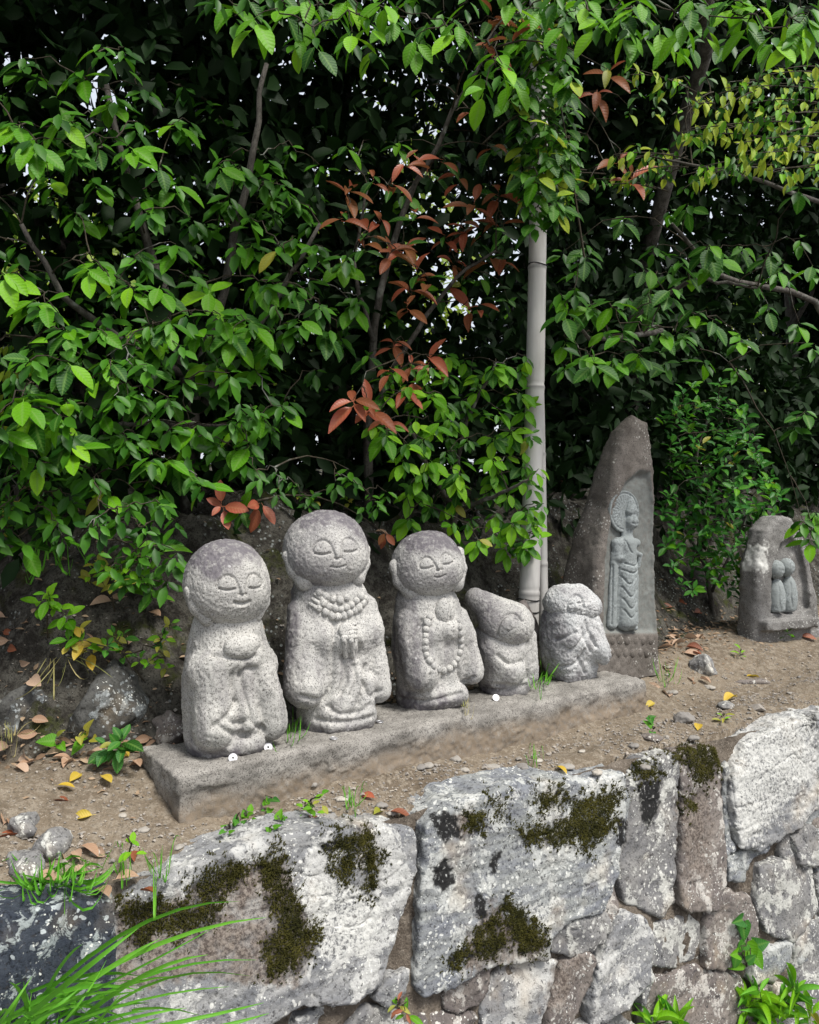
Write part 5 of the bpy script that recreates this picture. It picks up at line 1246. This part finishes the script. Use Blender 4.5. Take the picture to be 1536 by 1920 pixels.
# --- small-leaved shrub beside the stele ----------------------------------------------------------
def small_shrub():
    b = onground(1340, 1150); s = Shrub('small_leaved_shrub', b, 'dense shrub of small glossy leaves growing between the two carved stones')
    s.limb([b - [0, 0, .04], at(1328, 1095, b[1]), at(1318, 1020, b[1] + .1), at(1300, 880, b[1] + .1), at(1330, 760, b[1] + .1)], .014, .005, 'trunk', 'bark'); s.limb([at(1335, 1110, b[1]), at(1370, 1040, b[1]), at(1410, 940, b[1])], .009, .003); s.limb([at(1322, 1060, b[1]), at(1270, 960, b[1]), at(1255, 860, b[1])], .008, .003)
    for x, y in scatter_poly([(1255, 730), (1380, 745), (1420, 800), (1440, 880), (1470, 930), (1430, 1000), (1395, 1110), (1350, 1080), (1290, 1080), (1245, 1000), (1240, 880), (1250, 800)], 21):
        s.whorl(at(x, y, b[1] + rng.uniform(-.30, .0)), rng.uniform(.048, .068), int(rng.integers(5, 8)), ('leaf_s', 'leaf_s', 'leaf_s', 'leaf') if rng.uniform() < .9 else ('leaf_ly', 'leaf_s'), key='small', axis=(rng.normal(0, .4), -.5 + rng.normal(0, .3), .75), droop=.1, stem=.05)
    for x, y in ((1390, 1080), (1405, 1100), (1390, 1120), (1380, 1050), (1250, 1020), (1245, 960), (1370, 1100), (1350, 1090), (1410, 1060), (1420, 1020), (1440, 990), (1455, 960), (1400, 1010), (1265, 1060), (1280, 1090), (1300, 1105), (1440, 900), (1460, 925), (1300, 720), (1350, 715), (1385, 760), (1270, 760), (1420, 840)): s.whorl(at(x, y, b[1] - .26), .055, 7, ('leaf_s', 'leaf'), key='small', droop=.1)
    s.done('leaf_sv')
small_shrub()

# --- bare stems at the left of the bank -----------------------------------------------------------------
def stems():
    for k, (P_, lab) in enumerate((([(92, 1000), (95, 900), (88, 780), (110, 640), (90, 480)], 'slim grey stem rising from the bank at the left'), ([(125, 1005), (118, 940), (130, 870), (115, 720), (150, 560)], 'crooked grey stem with a swollen foot on the left of the bank'))):
        d = 2.45; pts = np.array([at(x, y, d + .04 * i) for i, (x, y) in enumerate(P_)]); g = ground_z(pts[0][0], pts[0][1])[0]; pts[0][2] = min(pts[0][2], g); base = pts[0].copy()
        r = thing('sapling', tuple(base), lab, 'sapling'); mb = MB(); mb.tube(np.concatenate([[pts[0] - [0, 0, .06]], pts]), [.02, .017, .013, .011, .008, .005], 8); link('stem', mb.mesh('stem', M['bark'], True, base), r)
        mb = MB(); mb.tube([pts[2], pts[2] + [-.05, -.02, .12], pts[2] + [-.08, 0, .28]], [.008, .006, .003], 7); link('branch', mb.mesh('branch', M['bark'], True, base), r)
stems()
# ------------------------------------------------------------------ small plants on bank, plinth and wall
def plant(name, x, y, label, whorls, size, mats, key='ov', lift=0.0, cat='plant', onwall=False, group=None, droop=.3, n=5, axis=None):
    b = (onplane(x, y, W0, WN) if onwall else onground(x, y)); s = Shrub(name, b, label, cat, group)
    s.limbpts = [b + [0, 0, .005]]
    for (wx, wy) in whorls:
        p = at(wx, wy, b[1] - rng.uniform(.02, .09)); s.whorl(p, size * rng.uniform(.85, 1.15), n, mats, key=key, droop=droop, axis=axis)
    s.done(); return s
plant('bank_plant', 215, 1150, 'yellow-green leafy sprig high on the dark bank left of the statues', [(180, 1050), (200, 1065), (170, 1080), (240, 1060), (215, 1085)], .05, ('leaf_ly', 'leaf_b'))
plant('bank_plant', 270, 1150, 'plant with long dark green leaves on the bank left of the statues', [(265, 1040), (280, 1070), (300, 1020), (250, 1090), (285, 1110)], .07, ('leaf_d', 'leaf'), 'slim')
plant('bank_plant', 90, 1200, 'fresh green sprout on the bank above dry leaves', [(90, 1110), (100, 1130), (75, 1125), (120, 1150)], .05, ('leaf', 'leaf_b'))
plant('bank_plant', 150, 1240, 'upright plant with large yellowing leaves on the left bank', [(140, 1170), (155, 1190), (130, 1200), (165, 1215)], .055, ('leaf', 'leaf_ly', 'leaf_yel'))
plant('bank_plant', 270, 1280, 'creeping plant with small round green leaves beside the first statue', [(200, 1210), (230, 1220), (260, 1230), (300, 1210), (230, 1190), (310, 1240), (280, 1240), (215, 1190), (320, 1170), (305, 1190)], .036, ('leaf', 'leaf_b', 'leaf_s', 'leaf_ly'), 'small')
plant('bank_plant', 15, 1000, 'leafy sprig with yellow tips at the foot of the hedge', [(15, 950), (30, 965), (10, 980), (40, 945)], .05, ('leaf', 'leaf_ly'))
plant('bank_plant', 620, 880, 'small-leaved trailing plant below the red shoots', [(600, 840), (630, 830), (650, 850), (620, 860), (660, 835), (590, 855), (610, 800), (600, 815)], .026, ('leaf', 'leaf_b'), 'small')
plant('bank_plant', 560, 950, 'toothed green plant on the bank above the tallest statue', [(545, 910), (560, 925), (590, 930), (530, 900), (650, 935)], .034, ('leaf', 'leaf_b', 'leaf_ly'), 'small')
plant('bank_plant', 215, 1420, 'dark glossy seedling at the left end of the plinth', [(215, 1390), (230, 1385), (200, 1395), (225, 1400)], .055, ('leaf_d', 'leaf_s'))
plant('bank_plant', 160, 1370, 'seedling with one bright round leaf among dry litter', [(160, 1375), (105, 1385), (150, 1380)], .04, ('leaf', 'leaf_ly'), 'round', n=3)
plant('weed', 585, 1525, 'bright green seedling in front of the plinth', [(570, 1508), (585, 1500), (602, 1492), (590, 1515)], .030, ('leaf', 'leaf_b'), 'ov', n=3, axis=(0, -.3, .9))
for k, (x, y) in enumerate(((425, 1556), (442, 1545), (460, 1530), (500, 1505), (510, 1555), (522, 1540))):
    plant('ground_ivy', x, y + 4, 'round dull green creeping weed on the soil before the plinth', [(x, y), (x + 8, y - 6)], .022, ('leaf_s', 'leaf'), 'round', n=3, group='creeping weeds before the plinth', droop=.0, axis=(0, -.35, .9))
plant('weed', 243, 1605, 'single pale green sprout near the wall top', [(243, 1575), (248, 1585)], .032, ('leaf_b',), 'ov', n=3, axis=(0, -.3, .9))
plant('weed', 1225, 1370, 'small round-leaved weed at the right end of the plinth', [(1225, 1365), (1218, 1345)], .032, ('leaf', 'leaf_s'), 'round', n=2, axis=(0, -.6, .7))
plant('weed', 1357, 1345, 'tiny yellow-green rosette on the path soil', [(1357, 1340)], .035, ('leaf_b', 'leaf_ly'), 'slim', n=6, axis=(0, -.2, 1))
plant('weed', 1390, 1225, 'tiny sprout on soil before the arched stone', [(1390, 1218)], .04, ('leaf_b',), 'slim', n=5, axis=(0, -.2, 1))
plant('weed', 1470, 1190, 'two-tufted sprout at the foot of the arched stone', [(1465, 1170), (1475, 1185)], .05, ('leaf_b', 'leaf'), 'slim', n=6, axis=(0, -.3, 1))
plant('vine', 1400, 1815, 'vine with heart-shaped leaves climbing the wall stones', [(1395, 1725), (1400, 1765), (1385, 1790), (1398, 1805), (1410, 1780)], .055, ('leaf_s', 'leaf'), 'round', onwall=True, n=2, droop=.5, axis=(0, -.9, .3))
plant('weed', 750, 1885, 'reddish-tipped sprig in the joint below the big stones', [(745, 1880), (760, 1895)], .035, ('leaf', 'leaf_ly', 'leaf_rust'), 'slim', onwall=True, n=5)
def lance(x, y, wh, label, size):
    b = onplane(x, y, W0, WN); s = Shrub('wall_plant', b, label, 'plant', 'leafy plants at the wall foot'); s.limbpts = [b]
    for wx, wy in wh: s.whorl(at(wx, wy, b[1] - .06), size, 11, ('leaf_b', 'grass'), key='lance', axis=(rng.normal(0, .2), -.35, .9), spread=(25, 85), droop=.18, stem=.09)
    s.done()
lance(1430, 1960, [(1425, 1860), (1470, 1885), (1490, 1850), (1400, 1880), (1520, 1895), (1445, 1905)], 'upright plant with narrow fresh green leaves at the wall foot on the right', .088)
lance(1250, 1990, [(1225, 1915), (1270, 1910)], 'narrow-leaved sprout peeping up below the pale oval stone', .09)

def tuft(root_pts, tips, label, name='grass_tuft', w=.004, mat='grass', cat='grass', group=None, arch=.5, base=None, seg=9):
    base = np.array(root_pts[0] if base is None else base); r = thing(name, tuple(base), label, cat, group)
    for a, c in zip(root_pts, tips):
        a = np.array(a); c = np.array(c); h = np.linalg.norm(c - a); m_ = a * (.5 + rng.normal(0, .1)) + c * .5 + np.array([0, 0, arch * h * rng.uniform(.35, 1.25)]) ; m_[2] += 0; u = np.linspace(0, 1, seg)[:, None]
        q = (1 - u) ** 2 * a + 2 * u * (1 - u) * m_ + u * u * c; sd = unit(np.cross(c - a + [1e-3, 0, 0], unit(np.array([rng.normal(0, .5), -1, rng.normal(.3, .4)])))); ww = w * rng.uniform(.55, 1.3) * (np.sin(np.pi * (.12 + .88 * u)) ** .6); ww[-1] = 0.0002
        lift = np.array([0, -.35, .5]) * ww
        V = np.stack([q - sd * ww, q, q + sd * ww], 1); V[:, 0] += lift; V[:, 2] += lift; V = V.reshape(-1, 3) - base
        F = [[i * 3 + k, i * 3 + k + 1, i * 3 + k + 4, i * 3 + k + 3] for i in range(seg - 1) for k in (0, 1)]
        link('blade', mesh_np('blade', V, F, M[mat], True, {'mid': np.tile([0, .8, 0], seg), 'al': np.zeros(len(V)), 'ac': np.zeros(len(V)), 'var': np.full(len(V), rng.uniform())}), r)
# long grass leaning out of the wall foot, lower left
def long_grass():
    B = [onplane(x, y, W0, WN) + WO * .0 for x, y in zip(rng.uniform(-80, 130, 66), rng.uniform(1945, 2010, 66))]; T = []
    tips = [(500, 1720), (495, 1880), (450, 1690), (480, 1800), (505, 1900), (430, 1850), (390, 1790), (470, 1830), (350, 1890), (380, 1905), (300, 1760), (260, 1740), (155, 1770), (330, 1830), (230, 1860), (280, 1880), (200, 1800), (120, 1880), (60, 1860), (400, 1740)]
    for k in range(66):
        x, y = tips[k] if k < len(tips) else (rng.uniform(-20, 330), rng.uniform(1830, 1930)); T.append(at(x, y, rng.uniform(1.26, 1.42)))
    tuft(B, T, 'tuft of long arching bright green grass at the wall foot below the slate block', w=.0036, arch=.22, cat='grass')
long_grass()
def short(x, y, n, wpx, hpx, label, mat='grass', w=.0016, group=None, name='grass_tuft', ond=None):
    b = onground(x, y) if ond is None else at(x, y, ond); A_ = []; T = []
    for _ in range(n):
        dx = rng.normal(0, wpx * .3); a = b + np.array([dx, rng.normal(0, wpx * .15), 0]) * b[1] / FPX; A_.append(a)
        T.append(a + np.array([dx * .9 + rng.normal(0, wpx * .35), -abs(rng.normal(0, wpx * .2)), hpx * rng.uniform(.35, 1.1)]) * b[1] / FPX)
    tuft(A_, T, label, name, w, mat, 'grass', group, .12, b, 6)
short(95, 1650, 90, 110, 46, 'low grass tuft on the soil above the slate block', w=.0024)
short(545, 1385, 18, 26, 40, 'little yellowish grass tuft between the first two statues', 'grass', .0013, ond=2.10)
short(1012, 1280, 16, 30, 36, 'grass tuft between the two hooded statues', 'grass', .002, ond=2.68)
short(660, 1512, 14, 30, 40, 'thin grass sprig in front of the plinth', w=.0014)
short(1255, 1280, 14, 30, 50, 'thin grass sprig at the foot of the carved stele', w=.0015)
short(240, 1640, 12, 40, 50, 'sparse grass beside the big mossy wall stone', w=.0014)
short(300, 1640, 10, 30, 60, 'sparse seedling grass above the big mossy wall stone', w=.0014)
short(870, 1325, 10, 22, 16, 'scrap of yellow moss grass at the third statue', 'straw', .0014, ond=2.36)
short(1000, 1440, 8, 14, 36, 'single thin grass shoot in front of the plinth middle', w=.0012)
short(95, 1010, 26, 60, -70, 'clump of long narrow blades hanging down the left bank', 'grass', .0025)
short(110, 1230, 26, 90, -70, 'clump of dry straw hanging on the left bank', 'straw', .0015)
short(690, 900, 44, 90, 30, 'clump of dry straw grass on top of the bank boulder', 'straw', .0014)
short(15, 1375, 20, 50, 30, 'dry straw tuft at the foot of the left bank', 'straw', .0014)

# ------------------------------------------------------------------ boulders and loose stones
def rock(x, y, rx, ry, rz, label, mat='grey', sink=.35, name='rock', sd=0, group=None, P0=None, cat='rock', flat=1.0, h=None):
    p = onground(x, y) if P0 is None else np.array(P0, float); r = np.array([rx, ry, rz]); rot = np.array(Matrix.Rotation(sd * 1.3, 3, 'Z'))
    def f(P, fine=False):
        q = P @ rot; v = ell(q, (0, 0, 0), r) + r.min() * .34 * vnoise(q / r.mean() * 1.6, sd) ; v = smax(v, q @ unit(np.array([math.sin(sd), math.cos(sd * 2), .8])) - r.mean() * .72, .02 * r.mean() * 5)
        if fine: v = v + r.min() * .06 * fbm(q / r.mean() * 4, 3, sd + 3)
        return v
    hh = h or r.max() / 7; m_ = r.max() * 1.35
    V, F = isomesh(f, (-m_, -m_, -r[2] * 1.4), (m_, m_, r[2] * 1.4), hh, 1, lambda P: f(P, True)); z = np.zeros(len(V))
    o = link(name, mesh_np(name, V, F, M[mat], True, {'blk': z, 'brown': z, 'wht': z, 'stain_shade': z, 'bank': z + 1, 'var': z}), None, (p[0], p[1], p[2] + rz * (1 - 2 * sink)), label, cat, group); return o
p = at(600, 1075, 2.66); rock(0, 0, .20, .13, .30, 'rough dark boulder in the bank behind the tallest statue', 'soil', .5, 'boulder', 3, P0=(p[0], p[1], .05), h=.016)
p = at(712, 1120, 2.80); rock(0, 0, .11, .10, .25, 'narrow dark boulder in the bank behind the praying statue', 'soil', .5, 'boulder', 5, P0=(p[0], p[1], .08), h=.016)
p = at(215, 1330, 2.13); rock(0, 0, .15, .075, .11, 'grey-blue lichen-flecked boulder at the bank foot left of the statues', 'mossrock', .5, 'boulder', 8, P0=(p[0], p[1], .06), h=.013)
p = at(60, 1350, 2.10); rock(0, 0, .12, .07, .09, 'dull mossy boulder at the bank foot under the dry straw', 'mossrock', .5, 'boulder', 10, P0=(p[0], p[1], .05), h=.013)
rock(318, 1380, .045, .04, .045, 'rounded dark cobble behind the first statue', 'brown', .3, sd=2)
rock(45, 1556, .040, .03, .030, 'speckled dark grey cobble at the left edge of the soil', 'grey', .35, sd=4)
rock(95, 1592, .045, .035, .028, 'rounded grey cobble near the left edge of the soil', 'grey', .35, sd=6)
rock(50, 1625, .06, .035, .024, 'flat pale cobble half buried behind the grass tuft', 'grey', .4, sd=9)
rock(1318, 1255, .060, .05, .042, 'angular grey rock right of the carved stele', 'grey', .3, sd=11)
rock(1282, 1355, .034, .024, .024, 'smooth pale rounded pebble on the soil right of the plinth', 'pebble', .2, 'pebble', 12, cat='pebble')
rock(1362, 1325, .055, .03, .010, 'flat grey stone lying on the soil', 'grey', .2, 'flat_stone', 13, cat='stone')
rock(1222, 1385, .035, .025, .010, 'flat tan stone at the right end of the plinth', 'brown', .3, 'flat_stone', 14, cat='stone')
rock(620, 1262, .03, .03, .03, 'dark stone', 'brown', .4, 'rock', 15) if False else None
rock(1415, 1280, .10, .02, .012, 'long low stone rib across the soil', 'brown', .4, 'flat_stone', 17, cat='stone')
PB = '805,1437 852,1425 930,1400 880,1470 770,1500 790,1440 1000,1465 1090,1410 980,1440 715,1512 735,1525 845,1478 905,1462 955,1458 925,1440 690,1550 615,1520 270,1558 230,1530 1190,1400 1210,1440 1060,1440 1120,1450 870,1445 1010,1428 760,1525 1300,1385 1420,1325 1480,1300 1500,1270 1330,1290 1260,1300 585,1470 640,1500 335,1590 180,1600 540,1590 610,1560'
for k, q in enumerate(PB.split()):
    x, y = map(float, q.split(',')); sz = rng.uniform(.008, .020)
    where = 'beside the slate block' if x < 300 else 'before the left end of the plinth' if x < 660 else 'before the tallest statue' if x < 800 else 'before the praying statue' if x < 900 else 'before the pointed-hood statue' if x < 1050 else 'before the squat statue at the plinth end' if x < 1200 else 'right of the plinth'
    rock(x, y, sz * 1.4, sz, sz * .38, ('larger' if sz > .015 else 'tiny' if sz < .011 else 'small') + ' loose pebble on the soil ' + where, 'pebble', .25, 'pebble', 20 + k, 'loose pebbles on the soil', cat='pebble', h=sz * 1.4 / 3.5)
# gravel: too many to count
def gravel():
    n = 7000; a = rng.uniform(-.5, 3.2, n); b = np.where(rng.uniform(0, 1, n) < .35, rng.uniform(.03, .2, n), rng.uniform(.045, .75, n) ** 1.15); P = W0 + a[:, None] * WU - b[:, None] * WO
    s_, t_ = st(P[:, 0], P[:, 1]); k = ~((s_ > -.02) & (s_ < 1.68) & (t_ > -.01) & (t_ < .27)) & (vnoise(P * 6, 9) > -.35); P = P[k]; n = len(P); P[:, 2] = ground_z(P[:, 0], P[:, 1]) + .0008
    s = np.exp(rng.normal(-5.75, .45, n)); T = np.array([(1, 0, 0), (-.5, .85, 0), (-.5, -.85, 0), (.1, .1, .75), (.3, .7, .4), (-.75, 0, .45), (.35, -.65, .42)])
    FT = [(0, 4, 3), (4, 1, 3), (1, 5, 3), (5, 2, 3), (2, 6, 3), (6, 0, 3), (0, 1, 4), (1, 2, 5), (2, 0, 6)]
    th = rng.uniform(0, 6.28, n); c, sn = np.cos(th), np.sin(th); sc = rng.uniform(.6, 1.3, (n, 3))
    VV = np.stack([np.stack([(x * c - y * sn) * sc[:, 0], (x * sn + y * c) * sc[:, 1], z * sc[:, 2]], 1) * s[:, None] + P for x, y, z in T], 1).reshape(-1, 3); o = np.arange(n)[:, None] * 7
    link('gravel', mesh_np('gravel', VV, np.concatenate([o + np.array(t) for t in FT]), M['pebble'], False, {'var': np.repeat(rng.uniform(0, 1, n), 7)}), label='loose grit and gravel strewn over the bare soil', cat='gravel', kind='stuff')
gravel()

# ------------------------------------------------------------------ fallen leaves
def fallen(x, y, size, mat, label, group, rz=None):
    p = onground(x, y); e = .02; g = lambda X, Y: ground_z(X, Y, False)[0]
    nrm = unit(np.array([-(g(p[0] + e, p[1]) - g(p[0] - e, p[1])) / (2 * e), -(g(p[0], p[1] + e) - g(p[0], p[1] - e)) / (2 * e), 1.0])) + rng.normal(0, .22, 3)
    th = rng.uniform(0, 6.28) if rz is None else rz; ms = leaves_of('dry', mat, **KEYS['dry'])
    o = link('fallen_leaf', ms[int(rng.integers(4))], None, None, label, 'leaf', group); o.matrix_world = leaf_matrix(p + nrm * .006, np.array([math.cos(th), math.sin(th), 0]), nrm, size); return o
LIT = {('leaf_dry', 'dry tan leaf left of the plinth', 'dry leaves left of the plinth'): '95,1425 115,1440 70,1430 160,1435 205,1440 240,1410 220,1400 250,1430 50,1410 30,1440 20,1400 75,1375 150,1340 120,1410 195,1420 130,1430 210,1425 180,1445 235,1370 250,1375 260,1390 280,1385 90,1400 200,1375 60,1350 225,1450 175,1400 140,1395 270,1400 300,1395 240,1440 185,1420',
       ('leaf_dry', 'dry tan leaf lying on bare soil above the wall', 'dry leaves above the wall'): '140,1600 175,1600 200,1610 215,1655 120,1620 170,1640 20,1560 5,1550 60,1650 205,1690 150,1590',
       ('leaf_dry', 'dry tan leaf in the drift beside the carved stele', 'dry leaves beside the stele'): '1265,1180 1285,1185 1245,1195 1290,1165 1270,1165 1300,1175 1275,1195 1310,1200 1255,1205 1285,1205 1265,1215 1295,1250 1300,1280 1270,1250 1250,1260 1320,1195 1295,1180 1240,1290 1255,1310 1280,1225 1310,1275 1260,1165 1250,1175',
       ('leaf_rust', 'rusty red leaf in the litter beside the stele and arched stone', 'rusty leaves near the steles'): '1285,1215 1295,1225 1400,1165 1420,1185 1450,1190 1440,1185 1270,1130 1260,1140 1500,1195 1300,1150',
       ('leaf_rust', 'rusty brown leaf lying on soil in front of the plinth', 'rusty leaves before the plinth'): '130,1505 580,1530 480,1585 730,1525 290,1680 200,1400 265,1600 40,1570',
       ('leaf_yel', 'yellow fallen leaf on the soil left of the plinth', 'yellow leaves left of the plinth'): '175,1530 105,1478 190,1460 290,1410 15,1670 150,1455 240,1425',
       ('leaf_yel', 'yellow fallen leaf on the soil right of the plinth', 'yellow leaves right of the plinth'): '1225,1320 1310,1360 1040,1440 1400,1270 1380,1310',
       ('leaf_dry', 'brown dead leaf caught on the dark bank', 'dead leaves on the bank'): '30,1180 15,1160 50,1190 210,1130 225,1140 180,1200 60,1260 100,960 30,920 70,920 20,1200 40,1240 280,1150 235,1120 1060,820 1085,850 1045,905 1290,870 1100,830 120,960 240,1200 45,1170 570,900 600,910 700,1000',
       ('leaf_rust', 'reddish dead leaf caught on the dark bank', 'reddish leaves on the bank'): '10,1185 85,930 60,935 580,915 690,870 640,915 20,1215 130,1180'}
for (mt, lab, grp), pts in LIT.items():
    for q in pts.split():
        x, y = map(float, q.split(',')); sz = rng.uniform(.036, .06); big = 'small ' if sz < .043 else 'broad ' if sz > .053 else ''
        near = ''
        if grp == 'dry leaves left of the plinth': near = ' below the lichen-flecked boulder' if y < 1405 and x > 130 else ' on open soil' if y > 1425 else ' near the straw tuft' if x < 100 else ' beside the glossy seedling'
        if grp == 'dead leaves on the bank': near = ' near the arched stone' if x > 1200 else ' behind the bamboo pole' if x > 1000 else ' behind the tallest statue' if x > 500 else ' by the saplings' if y < 1000 else ' left of the first statue'
        if grp == 'dry leaves beside the stele': near = ' near the angular rock' if y > 1215 else ' under the small-leaved shrub' if y < 1180 else ''
        fallen(x, y, sz * (1.25 if x > 1200 else 1), mt, big + lab + near, grp)
fallen(703, 1500, .045, 'leaf_o', 'bright orange-red fallen leaf in front of the plinth', None, 2.6); fallen(698, 1532, .04, 'leaf_ly', 'yellow-green fallen leaf near the gap between the big wall stones', None, 1)
fallen(60, 1275, .075, 'leaf_dry', 'large grey-brown leaf hanging on the left bank', None, 5.4)

# ------------------------------------------------------------------ coins left on the plinth
# broken leaf bits and grit-sized litter under the hedge: too small and many to count
def litter():
    n = 2600; s2 = rng.uniform(-.6, 3.4, n); t2 = np.interp(s2, *_fs) + rng.normal(-.06, .13, n); c2 = A0 + s2[:, None] * U + t2[:, None] * NB
    k = ~((s2 > -.03) & (s2 < 1.69) & (t2 < .27)); c2 = c2[k]; n = len(c2); P = np.stack([c2[:, 0], c2[:, 1], ground_z(c2[:, 0], c2[:, 1]) + .003], 1)
    D = rng.normal(0, 1, (n, 3)) * [1, 1, .25]; N = np.array([0, -.4, 1]) + rng.normal(0, .35, (n, 3))
    o = mass(None, P, D, N, rng.uniform(.008, .03, n), 'litter', np.zeros(3), 'leaf_litter'); o['label'] = 'crumbled brown leaf litter along the foot of the bank'; o['category'] = 'litter'
litter()
def coin(x, y, z, hole, up, label, grp):
    r = .0105; d = FPX * (CAMH - z) / (y - HZ); p = at(x, y, d); n = 28; mb = MB(); prof = ([(.0025, .0009), (.0030, .0011)] if hole else [(.0001, .0008)]) + [(.0085, .0008), (.0088, .0011), (.0102, .0011), (.0105, .0007), (.0105, -.0007), (.0102, -.0010), (.0025 if hole else .0001, -.0009)]
    V = [(q * math.cos(2 * math.pi * k / n), q * math.sin(2 * math.pi * k / n), zz) for q, zz in prof for k in range(n)]; m_ = len(prof)
    F = [[i * n + k, i * n + (k + 1) % n, (i + 1) % m_ * n + (k + 1) % n, (i + 1) % m_ * n + k] for i in range(m_) for k in range(n)]
    o = link('coin', mesh_np('coin', np.array(V), [f[::-1] for f in F], M['coin'], False), None, tuple(p), label, 'coin', grp)
    o.rotation_euler = (R(62), 0, R(12)) if up else (R(4), R(3), .5)
coin(437, 1421, .008, True, True, 'holed silver coin propped against the foot of the first statue', None)
coin(503, 1401, .006, True, True, 'holed silver coin leaning at the right foot of the first statue', None)
coin(626, 1384, .003, False, False, 'silver coin lying flat before the tallest statue', None)
coin(712, 1353, .004, False, False, 'silver coin at the right foot of the tallest statue', None)
coin(930, 1308, .006, False, True, 'white-grey coin leaning at the foot of the pointed-hood statue', None)
